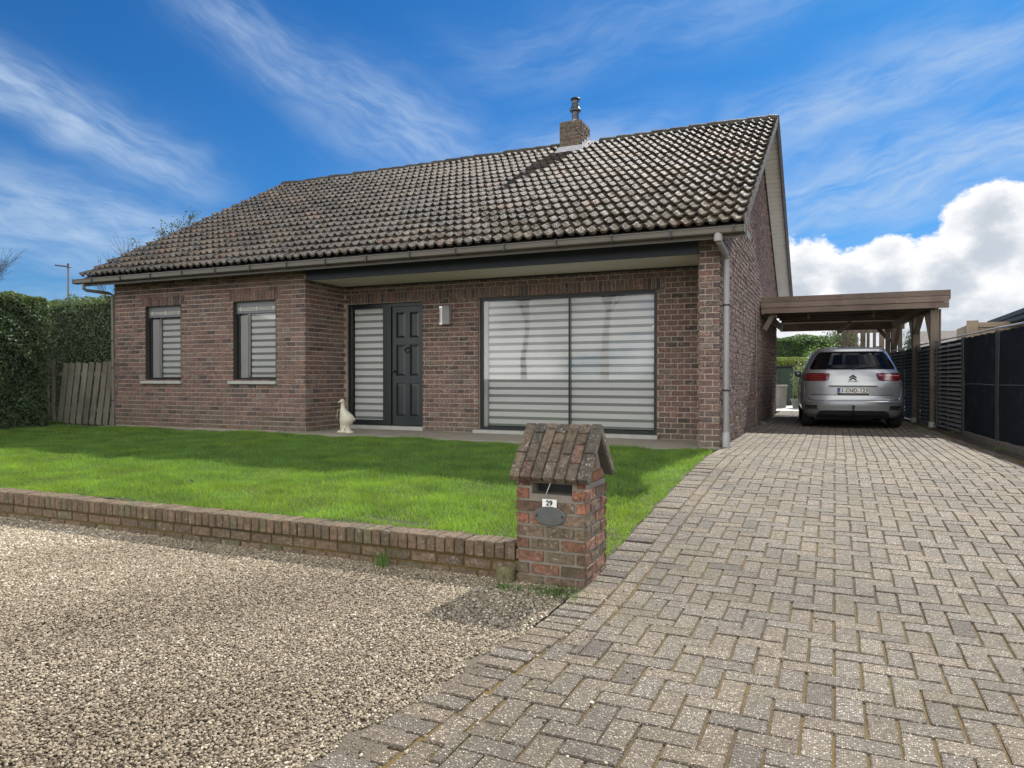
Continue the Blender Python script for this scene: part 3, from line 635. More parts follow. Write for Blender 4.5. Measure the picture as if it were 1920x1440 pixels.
# crusts of lichen and moss on the tiles
for i in range(5200):
    x=XR-abs(rng.normal(0,5.5)) if rng.random()<.7 else rng.uniform(XL,XR)
    if not XL<x<XR-.02: continue
    s=6.8*rng.random()**1.35; u=(x-XL)/tw; r=int((s+.03)/EXP); fr=(s+.03-r*EXP)/EXP
    if rng.random()<.5: fr*=.35
    s=r*EXP-.03+fr*EXP; hgt=wave(u%1*2)+.066-.054*fr; rad=rng.uniform(.004,.014)*(1.3 if x>-5 else 1)
    if CHM[0]-.2<x<CHM[1]+.1 and s*cs+EY>CHM[2]-.2: continue
    p=np.array(roofpt(x,s,hgt)); a=rng.uniform(.7,1.3,6)*rad
    V=p+np.array([(a[0],0,0),(-a[1],0,0),(0,a[2],a[2]*.5),(0,-a[3],-a[3]*.5),(0,-a[4]*.4,a[4]*.8),(0,a[5]*.4,-a[5]*.7)])
    q=rng.random(); col=(.075,.085,.03) if q<.35 else (.04,.038,.03) if q<.65 else (.20,.20,.17) if q<.85 else (.15,.07,.04)
    roof.add(V,[(0,2,4),(2,1,4),(1,3,4),(3,0,4),(2,0,5),(1,2,5),(3,1,5),(0,3,5)],col)
RO=roof.build('roof','tile',H)
# rear slope + underlay
mb=MB()
for sd in (1,-1):
    a=[roofpt(XL+.03,-.0,-.03,sd),roofpt(XR-.02,-.0,-.03,sd),roofpt(XR-.02,6.86,-.03,sd),roofpt(XL+.03,6.86,-.03,sd)]
    b=[roofpt(XL+.03,-.0,-.06,sd),roofpt(XR-.02,-.0,-.06,sd),roofpt(XR-.02,6.80,-.06,sd),roofpt(XL+.03,6.80,-.06,sd)]
    mb.add(a+b,[(0,1,2,3),(7,6,5,4),(0,4,5,1),(1,5,6,2),(2,6,7,3),(3,7,4,0)])
mb.build('underlay','dark_roof',RO)
mb=MB()
for i in range(79):
    x=XL+i*WV; V=[]
    for k in range(7):
        u=k/6; V+=[roofpt(x+u*WV,0,.02+wave(u),-1),roofpt(x+u*WV,6.87,.02+wave(u),-1)]
    mb.add(V,[(2*k,2*k+1,2*k+3,2*k+2) for k in range(6)],(.13,.12,.11))
mb.build('rear_slope','tile',RO)
mb=MB(); x=XL-.01; i=0
while x<XR-.02:
    ln=min(.40,XR-.04-x); k=rnd.uniform(.7,1.1); V=[]; nseg=8; rr=.135+rnd.uniform(-.012,.016); jy=rnd.uniform(-.01,.01); jz=rnd.uniform(-.008,.01)
    if CHM[0]-.35<x<CHM[0]+.05 and mb.v: mb.build('ridge_tiles','tile',RO); mb=MB()
    if not (CHM[0]-.35<x<CHM[1]-.02):
        for j in range(nseg+1):
            th=math.pi*j/nseg; cy,sz=math.cos(th),math.sin(th)
            for (xx,r2) in ((x,rr),(x+.05,rr+.004),(x+ln*.6,rr-.004),(x+ln+.05,rr-.022),(x,rr-.02)): V.append((xx,RY+jy+cy*r2*1.05,RZ+jz-.035+sz*r2*.95+rnd.uniform(-.003,.003)))
        F=[(5*j+a,5*j+5+a,5*j+6+a,5*j+1+a) for j in range(nseg) for a in range(3)]+[(5*j,5*j+4,5*j+9,5*j+5) for j in range(nseg)]
        mb.add(V,F,(.055*k,.052*k,.045*k))
    x+=.40
mb.build('ridge_tiles','tile',RO)
# chimney
CM=empty
mb=MB(); x0,x1,y0,y1=CHM
def ccol():
    k=rnd.uniform(.6,1.2); return tuple(v*k for v in ((.095,.075,.056) if rnd.random()<.6 else (.065,.058,.044) if rnd.random()<.7 else (.12,.072,.054)))
brickwall(mb,(x0,y0,5.9),HX,HZ,(0,-1,0),0,x1-x0,.0,.86,colf=ccol,ch=.086)
brickwall(mb,(x1,y0,5.9),(0,1,0),HZ,(1,0,0),.0,y1-y0,.0,.86,colf=ccol,ch=.086,rough=.006,shift=.06)
box(mb,(x0+.008,y0+.012,5.8),(x1-.012,y1-.01,6.75),(.2,.17,.14)); cbox(mb,(x0+.03,y0+.03,6.75),(x1-.03,y1-.03,6.775),.01,(.11,.10,.09))
ch=mb.build('chimney','brick',RO)
fx,fy=(x0+x1)/2+.03,(y0+y1)/2-.06
mb=MB(); lathe(mb,(fx,fy,6.76),[(.088,0),(.085,.075),(.076,.08)],18); lathe(mb,(fx,fy,6.835),[(.080,0),(.080,.08),(.085,.085),(.080,.09),(.078,.20),(.08,.205),(.125,.21),(.128,.245),(.10,.30),(.082,.36),(.078,.37),(.083,.375),(.078,.38),(.076,.46),(.11,.475),(.115,.49),(.10,.505)],20,mi=1)
mb.build('flue_pipe',['white_board','flue'],RO,smooth=False)
mb=MB(); hh=TAN
def rp(x,y,h=.05): return (x,y,EAVE_Z+(y-EY)*TAN+h)
mb.add([rp(x0-.06,y0-.20,.062),rp(x1+.10,y0-.20,.062),(x1+.012,y0-.018,6.05+.14),(x0-.012,y0-.018,6.05+.14),],[(0,1,2,3)])
mb.add([(x0-.012,y0-.016,6.0),(x1+.012,y0-.016,6.0),(x1+.012,y0-.016,6.19),(x0-.012,y0-.016,6.19)],[(0,1,2,3)])
for i,(a,b) in enumerate([(0,.17),(.15,.36),(.34,.56)]): # stepped side pieces
    zz=EAVE_Z+(y0+b-EY)*TAN+.14; mb.add([(x1+.016+.002*i,y0+a,rp(0,y0+a)[2]-.05),(x1+.016+.002*i,y0+b,rp(0,y0+b)[2]-.05),(x1+.016+.002*i,y0+b,zz),(x1+.016+.002*i,y0+a,zz-.04)],[(0,1,2,3)])
mb.add([rp(x1+.018,y0-.1,.075),rp(x1+.17,y0-.1,.075),rp(x1+.17,RY-.02,.08),rp(x1+.018,RY-.02,.08)],[(0,1,2,3)])
mb.build('flashing','lead',RO)
# gable verge: boarded soffit and barge board
for sd in (1,-1):
    mb=MB(); n=46
    for i in range(n):
        s0,s1=6.86*i/n,6.86*(i+1)/n-.012
        a=[roofpt(.02,s0,-.075,sd),roofpt(XR-.035,s0,-.075,sd),roofpt(XR-.035,s1,-.075,sd),roofpt(.02,s1,-.075,sd)]; b=[roofpt(.02,s0,-.10,sd),roofpt(XR-.035,s0,-.10,sd),roofpt(XR-.035,s1,-.10,sd),roofpt(.02,s1,-.10,sd)]
        mb.add(a+b,[(0,1,2,3),(7,6,5,4),(0,4,5,1),(1,5,6,2),(2,6,7,3),(3,7,4,0)])
    mb.build('verge_soffit','white_board',RO); mb=MB()
    for (xa,xb) in ((XL+.035,-L-.02),):
        a=[roofpt(xa,0,-.075,sd),roofpt(xb,0,-.075,sd),roofpt(xb,6.86,-.075,sd),roofpt(xa,6.86,-.075,sd)]; b=[roofpt(xa,0,-.10,sd),roofpt(xb,0,-.10,sd),roofpt(xb,6.86,-.10,sd),roofpt(xa,6.86,-.10,sd)]
        mb.add(a+b,[(0,1,2,3),(7,6,5,4),(0,4,5,1),(1,5,6,2),(2,6,7,3),(3,7,4,0)])
    mb.build('verge_soffit','white_board',RO)
for sd in (1,-1):
    for (xa,xb) in ((XR-.045,XR-.022),(XL+.008,XL+.033)):
        mb=MB(); a=[roofpt(xa,-.02,-.03,sd),roofpt(xb,-.02,-.03,sd),roofpt(xb,6.87,-.03,sd),roofpt(xa,6.87,-.03,sd)]; b=[roofpt(xa,-.02,-.16,sd),roofpt(xb,-.02,-.16,sd),roofpt(xb,6.78,-.16,sd),roofpt(xa,6.78,-.16,sd)]
        mb.add(a+b,[(0,1,2,3),(7,6,5,4),(0,4,5,1),(1,5,6,2),(2,6,7,3),(3,7,4,0)]); mb.build('barge_board','dark_roof',RO)
    mb=MB(); a=[roofpt(.006,.4,-.101,sd),roofpt(.026,.4,-.101,sd),roofpt(.026,6.8,-.101,sd),roofpt(.006,6.8,-.101,sd)]; b=[roofpt(.006,.4,-.13,sd),roofpt(.026,.4,-.13,sd),roofpt(.026,6.78,-.13,sd),roofpt(.006,6.78,-.13,sd)]
    mb.add(a+b,[(0,1,2,3),(7,6,5,4),(0,4,5,1),(1,5,6,2),(2,6,7,3),(3,7,4,0)])
    mb.build('wall_batten','dark_roof',RO)
# eave box, gutter, pipes
mb=MB(); box(mb,(XL+.02,-.415,2.945),(XR+.015,-.002,2.958)); box(mb,(XL+.02,-.43,2.845),(XR+.02,-.416,3.01)); box(mb,(XR+.005,-.415,2.85),(XR+.02,-.0,2.944)); 
mb.build('eave_board','beige_metal',H)
mb=MB(); prof=[(-.44,3.0),(-.435,2.905),(-.45,2.892),(-.54,2.892),(-.556,2.905),(-.566,2.968),(-.578,2.972),(-.578,2.982),(-.556,2.984),(-.545,2.92),(-.455,2.915),(-.45,3.0)]
gx0,gx1=-12.76,XR+.0; V=[(x,y,z) for x in (gx0,gx1) for (y,z) in prof]; n=len(prof)
mb.add(V,[(i,(i+1)%n,n+(i+1)%n,n+i) for i in range(n)]+[tuple(range(n))[::-1],tuple(range(n,2*n))])
box(mb,(gx0-.004,-.575,2.888),(gx0,-.44,2.99)); box(mb,(gx1,-.575,2.888),(gx1+.006,-.44,2.99))
gt=mb.build('gutter','beige_metal',H)
x=-12.2
for i in range(16):
    m=MB(); box(m,(x-.012,-.586,2.955),(x+.012,-.43,2.992)); box(m,(x-.009,-.584,2.885),(x+.009,-.566,2.955)); box(m,(x-.007,-.566,2.880),(x+.007,-.44,2.889)); m.build('bracket','dark_roof',gt); x+=.83
def pipe(pts,r,matn,clamps,shoe=False):
    m=MB(); tube(m,pts,r,14); o=m.build('downpipe',matn,H,smooth=False)
    for (px,py,pz) in clamps: 
        c=MB(); lathe(c,(px,py,pz),[(r*1.02,-.012),(r*1.2,-.010),(r*1.2,.010),(r*1.02,.012)],14); box(c,(px-.09 if px<0 or True else px,py-.006,pz-.006),(px-r*.9,py+.006,pz+.006)); c.build('clamp','black',o)
    return o
px,py=.070,.085
dpo=pipe([(.04,-.50,2.90),(.04,-.495,2.85),(.045,-.43,2.80),(.065,.0,2.71),(px,py,2.64),(px,py,1.4),(px,py,.14)],.044,'drain',[(px,py,2.0),(px,py,.80)])
m=MB(); lathe(m,(px,py,0),[(.055,-.02),(.057,.12),(.053,.20),(.051,.205)],14); m.build('shoe','lead',dpo)
m=MB(); lathe(m,(.04,-.50,2.83),[(.056,-.03),(.058,.0),(.056,.10)],14); m.build('collar','drain',dpo)
pipe([(-12.52,-.50,2.90),(-12.52,-.50,2.79),(-12.50,-.46,2.76),(-12.36,-.06,2.735),(-12.325,-.0,2.70),(-12.325,.0,2.0),(-12.325,.0,-.02)],.033,'beige_metal',[(-12.325,0,1.75),(-12.325,0,1.18),(-12.325,0,.5)])
# porch header beam and boarded ceiling
mb=MB(); cbox(mb,(WX+.003,.015,2.735),(-WP-.003,.055,2.94),.004); mb.build('porch_beam','navy',H)
mb=MB(); y=.057; 
while y<D-.03: box(mb,(WX+.004,y,2.745),(-WP-.004,min(y+.095,D-.012),2.757)); y+=.099
mb.build('porch_ceiling','soffit',H)
mb=MB(); box(mb,(WX+.01,.057,2.76),(-.02,D,2.765)); box(mb,(WX+.003,D-.028,2.715),(-WP,D-.012,2.744)); mb.build('ceiling_trim','black',H)
# windows
def blind(mb,x0,x1,z0,z1,y,per=.130,frac=.62,ph=0.):
    z=z1-ph
    box(mb,(x0,y+.012,z0),(x1,y+.014,z1),mi=1)
    while z>z0:
        a=max(z-per*frac,z0); box(mb,(x0,y+rnd.uniform(-.001,.001),a),(x1,y+.008,z),mi=0); z-=per
def window(nm,x0,x1,z0,z1,y,fr,blx0,blz1,vent=False,mull=None,fy=.06,ph=.0,per=.130):
    m=MB(); cbox(m,(x0,y,z0),(x0+fr,y+fy,z1),.003); cbox(m,(x1-fr,y,z0),(x1,y+fy,z1),.003); cbox(m,(x0+fr,y+.001,z0),(x1-fr,y+fy,z0+fr),.003); cbox(m,(x0+fr,y+.001,z1-fr),(x1-fr,y+fy,z1),.003)
    if mull: cbox(m,(mull-.014,y+.012,z0+fr),(mull+.014,y+fy-.01,z1-fr),.002)
    F=m.build('window','frame_green',H)
    m=MB(); segs=[(x0+fr,mull-.014),(mull+.014,x1-fr)] if mull else [(x0+fr,x1-fr)]
    for a,b in segs: m.add([(a,y+.028,z0+fr),(b,y+.028,z0+fr),(b,y+.028,z1-fr),(a,y+.028,z1-fr)],[(0,1,2,3)])
    m.build('pane','glass',F)
    m=MB()
    if mull: blind(m,blx0,mull-.006,z0+fr+.01,blz1,y+.12,per,ph=ph); blind(m,mull+.006,x1-fr,z0+fr+.01,blz1,y+.12,per,ph=ph)
    else: blind(m,blx0,x1-fr,z0+fr+.01,blz1,y+.10,per,ph=ph)
    m.build('striped_blind',['blind_light','blind_dark'],F)
    return F
for (a,b,c,d_) in (win1,win2):
    F=window('w',a,b,c,d_,.10,.062,a+.27,d_-.23,per=.125,ph=.03)
    m=MB(); cbox(m,(a+.05,.135,c+.05),(a+.245,.150,d_-.25),.003); cbox(m,(a+.245,.150,c+.05),(a+.268,.190,d_-.22),.003); m.build('inner_frame','jamb',F)
    m=MB(); cbox(m,(a+.003,.083,d_-.225),(b-.003,.125,d_-.004),.003); v=m.build('vent_strip','vent',F)
    m=MB(); 
    for k in range(3): box(m,(a+.05,.072,d_-.125-.022*k),(b-.05,.082,d_-.118-.022*k))
    for k in range(3): xx=a+.12+(b-a-.24)*k/2; box(m,(xx-.006,.066,d_-.185),(xx+.006,.072,d_-.10))
    m.build('vent_grille','white_board',F)
    m=MB(); cbox(m,(a-.11,-.045,c-.062),(b+.02,.10,c-.002),.006); m.build('sill','stone',F)
    m=MB(); 
    for (xa,xb) in ((a+.0005,a+.008),(b-.008,b-.0005)): box(m,(xa,.004,c+.001),(xb,.099,d_-.001),(.034,.025,.022))
    box(m,(a-.01,.008,d_+.001),(b+.01,.17,d_+.012),(.03,.022,.02)); m.build('reveal','painted',F)
F=window('w',big[0],big[1],big[2]+.02,big[3],D-.005+.06,.052,big[0]+.12,2.34,mull=-2.67,per=.1315)
m=MB(); cbox(m,(big[0]+.053,D+.10,.10),(big[0]+.128,D+.165,2.36),.003); m.build('inner_frame','jamb',F); m=MB(); cbox(m,(-1.245,D+.075,1.77),(-1.215,D+.08,1.83),.002); m.build('sticker','white_plate',F)
m=MB(); cbox(m,(-4.44,D-.10,-.035),(-1.12,D+.06,.048),.006); m.build('sill','stone',F)
m=MB()
for (xa,xb) in ((big[0]-.012,big[0]-.001),(big[1]+.001,big[1]+.012)): box(m,(xa,D+.004,.05),(xb,D+.08,2.4),(.10,.065,.055))
box(m,(big[0],D+.006,2.401),(big[1],D+.1,2.412),(.06,.045,.04)); m.build('reveal','painted',F)
# sidelight + door
sy=D+.05
F=window('w',-7.235,-6.36,.075,2.385,sy,.075,-7.15,2.33,per=.1335,ph=.02)
m=MB(); cbox(m,(-7.30,D-.06,-.01),(-5.50,sy+.1,.062),.005); m.build('sill','stone',F)
m=MB(); box(m,(-6.358,sy,.07),(-6.25,sy+.05,2.385)); box(m,(-6.249,sy+.0,2.325),(-5.535,sy+.05,2.385)); box(m,(-5.56,sy,.07),(-5.535,sy+.05,2.324)); fr=m.build('front_door','frame_green',H)
lx0,lx1,lz0,lz1,ly=-6.235,-5.562,.075,2.32,sy+.028
m=MB(); xm=(lx0+lx1)/2; st=.085
rz=[(lz0,lz0+.17),(lz0+.80,lz0+.93),(lz0+1.53,lz0+1.65),(lz1-.10,lz1)]
for a,b in ((lx0,lx0+st),(xm-.05,xm+.05),(lx1-st,lx1)): box(m,(a,ly,lz0),(b,ly+.04,lz1))
for a,b in rz:
    for p,q in ((lx0+st,xm-.05),(xm+.05,lx1-st)): box(m,(p,ly+.0005,a),(q,ly+.04,b))
for (a,b) in ((rz[0][1],rz[1][0]),(rz[1][1],rz[2][0]),(rz[2][1],rz[3][0])):
    for p,q in ((lx0+st,xm-.05),(xm+.05,lx1-st)):
        box(m,(p,ly+.022,a),(q,ly+.04,b)); i=.035
        v=[(p+.012,ly+.022,a+.012),(q-.012,ly+.022,a+.012),(q-.012,ly+.022,b-.012),(p+.012,ly+.022,b-.012),(p+.012+i,ly+.006,a+.012+i),(q-.012-i,ly+.006,a+.012+i),(q-.012-i,ly+.006,b-.012-i),(p+.012+i,ly+.006,b-.012-i)]
        m.add(v,[(0,1,5,4),(1,2,6,5),(2,3,7,6),(3,0,4,7),(4,5,6,7)])
lf=m.build('door_leaf','door_paint',fr)
m=MB(); pts=[(xm+.055*math.sin(t),ly-.022,1.50-.055*math.cos(t)) for t in np.linspace(0,2*math.pi,17)]; tube(m,pts,.008,6); lathe(m,(xm,ly-.012,1.535),[(.022,-.015),(.028,0),(.022,.015),(.01,.02)],10); m.build('knocker','black',fr)
m=MB(); lathe(m,(lx0+.045,ly-.05,1.10),[(.004,-.03),(.026,-.018),(.03,0),(.026,.018),(.004,.03)],12); box(m,(lx0+.03,ly-.05,1.085),(lx0+.06,ly,1.115)); m.build('knob','black',fr)
# ================================================================ wall lamp
lampo=empty('wall_lamp',(-5.01,D,1.94),'stainless steel box wall lamp beside the front door','lamp')
m=MB(); cbox(m,(-5.055,D-.10,1.945),(-4.91,D-.008,2.28),.004); m.build('housing','drain',lampo)
m=MB(); 
for k in range(7): box(m,(-5.115,D-.085,1.985+k*.036),(-5.058,D-.02,1.999+k*.036))
box(m,(-5.118,D-.09,2.235),(-5.056,D-.015,2.28)); box(m,(-5.118,D-.09,1.945),(-5.056,D-.015,1.975)); m.build('louvre','steel',lampo)
m=MB(); box(m,(-5.10,D-.07,1.976),(-5.06,D-.03,2.234)); m.build('lamp_shade','white_plate',lampo)
# ================================================================ goose statue
g=MB(); gx_,gy_=-6.45,.06
secs=[(0,.0,.20,.13,.0),(0,.0,.20,.13,.012),(.0,0,.185,.12,.03),(.0,0,.13,.10,.055),(.005,0,.105,.09,.10),(.01,0,.105,.095,.14),(.02,0,.135,.115,.18),(.035,0,.155,.125,.22),(.04,0,.160,.13,.27),(.03,-.0,.145,.12,.32),(.005,-.01,.115,.10,.37),(-.018,-.02,.082,.078,.41),(-.030,-.03,.060,.058,.445),(-.036,-.035,.047,.047,.48),(-.038,-.035,.042,.042,.52),(-.040,-.035,.038,.040,.555),(-.042,-.04,.042,.050,.575),(-.043,-.05,.044,.056,.595),(-.043,-.045,.040,.050,.617),(-.043,-.04,.028,.034,.632),(-.043,-.04,.010,.012,.638)]
V=[];F=[];nn=24
for (cx,cy,rx,ry,z) in secs:
    for k in range(nn): t=2*math.pi*k/nn; V.append((gx_+cx+rx*math.cos(t),gy_+cy+ry*math.sin(t),z))
for i in range(len(secs)-1):
    for k in range(nn): F.append((i*nn+k,i*nn+(k+1)%nn,(i+1)*nn+(k+1)%nn,(i+1)*nn+k))
F+=[tuple(range(nn))[::-1],tuple((len(secs)-1)*nn+k for k in range(nn))]; g.add(V,F)
G=empty('goose_statue',(gx_,gy_,0),'cream ceramic goose statue standing on the porch slab','statue'); g.build('body','white_ceramic',G,smooth=True); GOOSE=G
g=MB(); tube(g,[(gx_-.05,gy_-.085,.595),(gx_-.062,gy_-.125,.585),(gx_-.07,gy_-.15,.578)],[.022,.014,.006],8); tube(g,[(gx_-.05,gy_-.085,.583),(gx_-.06,gy_-.12,.572)],[.016,.008],8); g.build('beak','white_ceramic',G,smooth=True)
g=MB(); tube(g,[(gx_+.12,gy_+.02,.31),(gx_+.19,gy_+.03,.26),(gx_+.215,gy_+.03,.235)],[.05,.028,.008],8); g.build('tail','white_ceramic',G,smooth=True)
g=MB()
for sx in (-.045,.05):
    tube(g,[(gx_+sx,gy_-.09,.15),(gx_+sx,gy_-.10,.05)],.014,7)
    for t in (-.05,0,.05): tube(g,[(gx_+sx,gy_-.10,.045),(gx_+sx+t,gy_-.14,.02)],[.014,.008],6)
g.build('feet','white_ceramic',G,smooth=True)
g=MB(); pts=[(gx_-.05,gy_-.08,.445),(gx_-.11,gy_-.10,.44),(gx_-.14,gy_-.09,.36),(gx_-.155,gy_-.08,.28)]; tube(g,pts,.005,5); g.build('ribbon','white_ceramic',G); G.scale=(.86,.86,.94)
# ================================================================ letterbox pillar
MBX=empty('letterbox_pillar',(-.17,-5.93,-.35),'red brick letterbox pillar with brick gable roof at the corner of the lawn','letterbox')
def mcol():
    k=rnd.uniform(.75,1.25); r=rnd.random(); return tuple(v*k for v in ((.215,.078,.052) if r<.42 else (.135,.068,.050) if r<.66 else (.175,.115,.08) if r<.9 else (.25,.10,.06)))
m=MB(); mx0,mx1,my0,my1=-.42,.05,-6.17,-5.71
slot=(-.315,-.04,.232,.32)
brickwall(m,(0,my0,0),HX,HZ,(0,-1,0),mx0,mx1,-.364,.36,[slot],ch=.0805,bl=.205,colf=mcol,rough=.003,shift=.0)
brickwall(m,(mx1,0,0),(0,1,0),HZ,(1,0,0),my0+.002,my1,-.364,.30,ch=.0805,bl=.205,colf=mcol,rough=.004,shift=.08)
brickwall(m,(mx0,0,0),(0,-1,0),HZ,(-1,0,0),-my1,-my0,-.36,.30,ch=.0805,bl=.205,colf=mcol,rough=.004,shift=.08)
brickwall(m,(0,my1,0),(-1,0,0),HZ,(0,1,0),-mx1,-mx0,-.36,.30,ch=.0805,bl=.205,colf=mcol)
ymid=(my0+my1)/2; RT=.70; EVZ=.31; tn=(RT-EVZ)/(ymid-my0+.05)
gl=lambda y:min(.26+(y-(my0-.0))*tn,.26+(my1-y)*tn)+.035
brickwall(m,(mx1-.01,0,0),(0,1,0),HZ,(1,0,0),my0+.02,my1-.02,.303,.70,ch=.0805,bl=.205,colf=mcol,lim=gl,rough=.004,shift=.03)
m.build('pillar','brick',MBX)
m=MB(); 
panel(m,mx0+.01,mx1-.01,my0+.01,-.40,.33,[slot],.12); box(m,(mx0+.01,my0+.13,-.4),(mx1-.01,my1-.01,.30)); 
v=[(mx0+.02,my0+.02,.301),(mx1-.02,my0+.02,.301),(mx1-.02,my1-.02,.301),(mx0+.02,my1-.02,.301),(mx0+.02,ymid,.62),(mx1-.02,ymid,.62)]; m.add(v,[(0,1,5,4),(2,3,4,5),(1,2,5),(3,0,4),(3,2,1,0)])
m.build('mortar_joints','old_mortar',MBX)
m=MB(); box(m,(slot[0],my0+.125,slot[2]),(slot[1],my0+.128,slot[3])); m.build('slot','black',MBX)
m=MB(); tube(m,[(-.18,my0-.004,.31),(-.20,my0-.008,.26),(-.21,my0-.006,.232)],.0035,5); m.build('wire','rail_metal',MBX)
# brick roof: columns of bricks laid down the slope
m=MB(); L_=math.hypot(ymid-my0+.082,.33); ang=math.atan2(.33,ymid-my0+.082)
ncol=7; rx0,rx1=-.445,.092; cw=(rx1-rx0)/ncol
def rcol():
    k=rnd.uniform(.75,1.25); r=rnd.random(); return tuple(v*k for v in ((.125,.094,.064) if r<.65 else (.090,.078,.058) if r<.88 else (.145,.088,.062)))
for sd in (0,1):
    for c in range(ncol):
        offs=[0,.13,.28,.37,L_] if c%2 else [0,.20,.40,L_]
        if c==ncol-1: offs=[0,.21,.44,L_]
        for a,b in zip(offs[:-1],offs[1:]):
            M=Matrix.Translation((rx0+c*cw,my0-.082,.348))@Matrix.Rotation(ang,4,'X')
            j=rnd.uniform(-.003,.003); 
            mm=MB(); cbox(mm,(.006+rnd.uniform(-.002,.002),a+.003,-.052+j),(cw-.005,b-.004,.002+j),.005,rcol(),0,M)
            V=mm.v[0]
            if sd: V=V.copy(); V[:,1]=2*ymid-V[:,1]
            V=V+rng.uniform(-.0015,.0015,V.shape)
            m.add(V,mm.f if not sd else [f[::-1] for f in mm.f],mm.c[0])
m.build('brick_roof','brick',MBX)
m=MB()
for sd in (0,1):
    M=Matrix.Translation((rx0+.01,my0-.077,.348))@Matrix.Rotation(ang,4,'X'); mm=MB(); box(mm,(0,.012,-.06),(rx1-rx0-.02,L_-.01,-.010),(1,1,1),0,M); V=mm.v[0].copy()
    if sd: V[:,1]=2*ymid-V[:,1]
    m.add(V,mm.f if not sd else [f[::-1] for f in mm.f])
m.build('roof_mortar','kerb',MBX)
NP=MB(); cbox(NP,(-.235,my0-.010,.155),(-.138,my0-.004,.205),.001); npo=NP.build('number_plate','white_plate',MBX)
text_mesh('29',.045,'house_number','text_dark',npo,(-.187,my0-.0115,.180),Euler((R(90),0,0)),bold=.0015)
m=MB(); V=[];nn=28
for (r,yy_) in ((1.,-.004),(1.,-.010),(.93,-.013)):
    for k in range(nn): t=2*math.pi*k/nn; V.append((-.185+.108*r*math.cos(t),my0+yy_,.098+.062*r*math.sin(t)))
m.add(V,[(i*nn+k,i*nn+(k+1)%nn,(i+1)*nn+(k+1)%nn,(i+1)*nn+k) for i in range(2) for k in range(nn)]+[tuple(2*nn+k for k in range(nn))]); pl=m.build('oval_plaque','plaque',MBX)
m=MB()
for sx in (-.088,.088): tube(m,[(-.185+sx,my0-.010,.098),(-.185+sx,my0-.018,.098)],.007,8)
m.build('screw','black',pl)
m=MB(); cbox(m,(-.545,-6.235,-.36),(-.43,-6.15,-.25),.02,(.17,.15,.07)); tag(m.build('loose_brick','brick'),'mossy loose brick lying on the gravel against the letterbox pillar','brick')
# ================================================================ low garden wall
LW=empty('low_garden_wall',(-6,-6.08,-.36),'low brown brick wall edging the lawn with an upright brick coping','wall')
def wcol():
    k=rnd.uniform(.75,1.2); r=rnd.random(); return tuple(v*k for v in ((.175,.105,.070) if r<.6 else (.135,.082,.058) if r<.87 else (.155,.125,.072)))
m=MB(); brickwall(m,(0,-6.155,0),HX,HZ,(0,-1,0),-13.6,-.43,-.375,-.215,ch=.08,bl=.208,colf=wcol,rough=.003)
m.build('wall','brick',LW)
m=MB(); x=-.435
while x>-13.6:
    k=rnd.uniform(.8,1.2); M=Matrix.Translation((x,-6.08,-.15))@Euler((rnd.uniform(-.012,.012),rnd.uniform(-.02,.02),rnd.uniform(-.02,.02))).to_matrix().to_4x4()
    z1=-.105+.00*x+ .0045*(x<-99)+rnd.uniform(-.004,.004); cbox(m,(-.066,-.092+rnd.uniform(-.004,.004),-.062),(-.0,.095,z1+.15),.006,wcol(),0,M); x-=.0745
m.build('coping','brick',LW)
m=MB(); box(m,(-13.6,-6.143,-.5),(-.43,-5.99,-.205)); box(m,(-13.6,-6.155,-.211),(-.45,-6.0,-.118)); m.build('mortar_joints','joint',LW)
# ================================================================ carport
CP=empty('carport',(1.7,8.8,0),'weathered timber carport attached to the side wall of the brick house','carport')
Y0,Y1,ZB,ZT=5.83,11.9,2.335,2.69
m=MB(); hb=(ZT-ZB)/3
for k in range(3): cbox(m,(.022,Y0-.012*(k==1)-.004*(k==2),ZB+k*hb+.002),(3.49+.004*k,Y0+.028,ZB+(k+1)*hb-.004),.006,(rnd.uniform(.85,1.15),)*3)
m.build('front_fascia','wood_x',CP)
m=MB(); cbox(m,(.02,Y1,ZB-.03),(3.2,Y1+.05,ZB+.24),.006); m.build('rear_beam','wood_x',CP)
def sx(y): return 3.27-.0615*(y-6.05)
m=MB(); beam(m,(sx(Y0)+.0,Y0+.03,2.25+.15),(sx(Y1),Y1,2.25+.15),.07,.16); beam(m,(.06,Y0+.03,2.40),(.06,Y1,2.40),.07,.16); beam(m,(sx(Y0)+.22,Y0+.03,2.60),(sx(Y1)+.22,Y1,2.60),.03,.18); m.build('side_beam','wood_y',CP)
for i,y in enumerate(np.linspace(Y0+.9,Y1-.8,6)):
    m=MB(); cbox(m,(.10,y-.03,2.50),(sx(y)+.2,y+.03,2.62),.004); m.build('rafter','wood_x',CP)
m=MB(); 
for i in range(30):
    x=.03+i*.112; m.add([(x,Y0+.03,2.64),(x+.056,Y0+.03,2.655),(x+.112,Y0+.03,2.64),(x,Y1-.12,2.64),(x+.056,Y1-.12,2.655),(x+.112,Y1-.12,2.64)],[(0,1,4,3),(1,2,5,4)])
m.build('roof_sheet','roofsheet',CP)
posts=[(3.26,6.03,'a'),(3.10,7.75,'b'),(2.93,11.75,'c')]
for (x,y,_) in posts:
    m=MB(); cbox(m,(x-.075,y-.075,.10),(x+.075,y+.075,2.33),.008); 
    po=m.build('post','wood_z',CP)
    m=MB(); cbox(m,(x-.09,y-.09,-.02),(x+.09,y+.09,.10),.01); m.build('footing','stone',po)
m=MB(); cbox(m,(3.345,5.975,.10),(3.375,6.10,2.33),.004); m.build('post_cladding','wood_z',CP)
m=MB(); cbox(m,(2.72,11.70,.0),(2.845,11.73,2.33),.004); cbox(m,(3.02,11.70,.0),(3.13,11.73,2.33),.004); m.build('rear_boards','wood_z',CP)
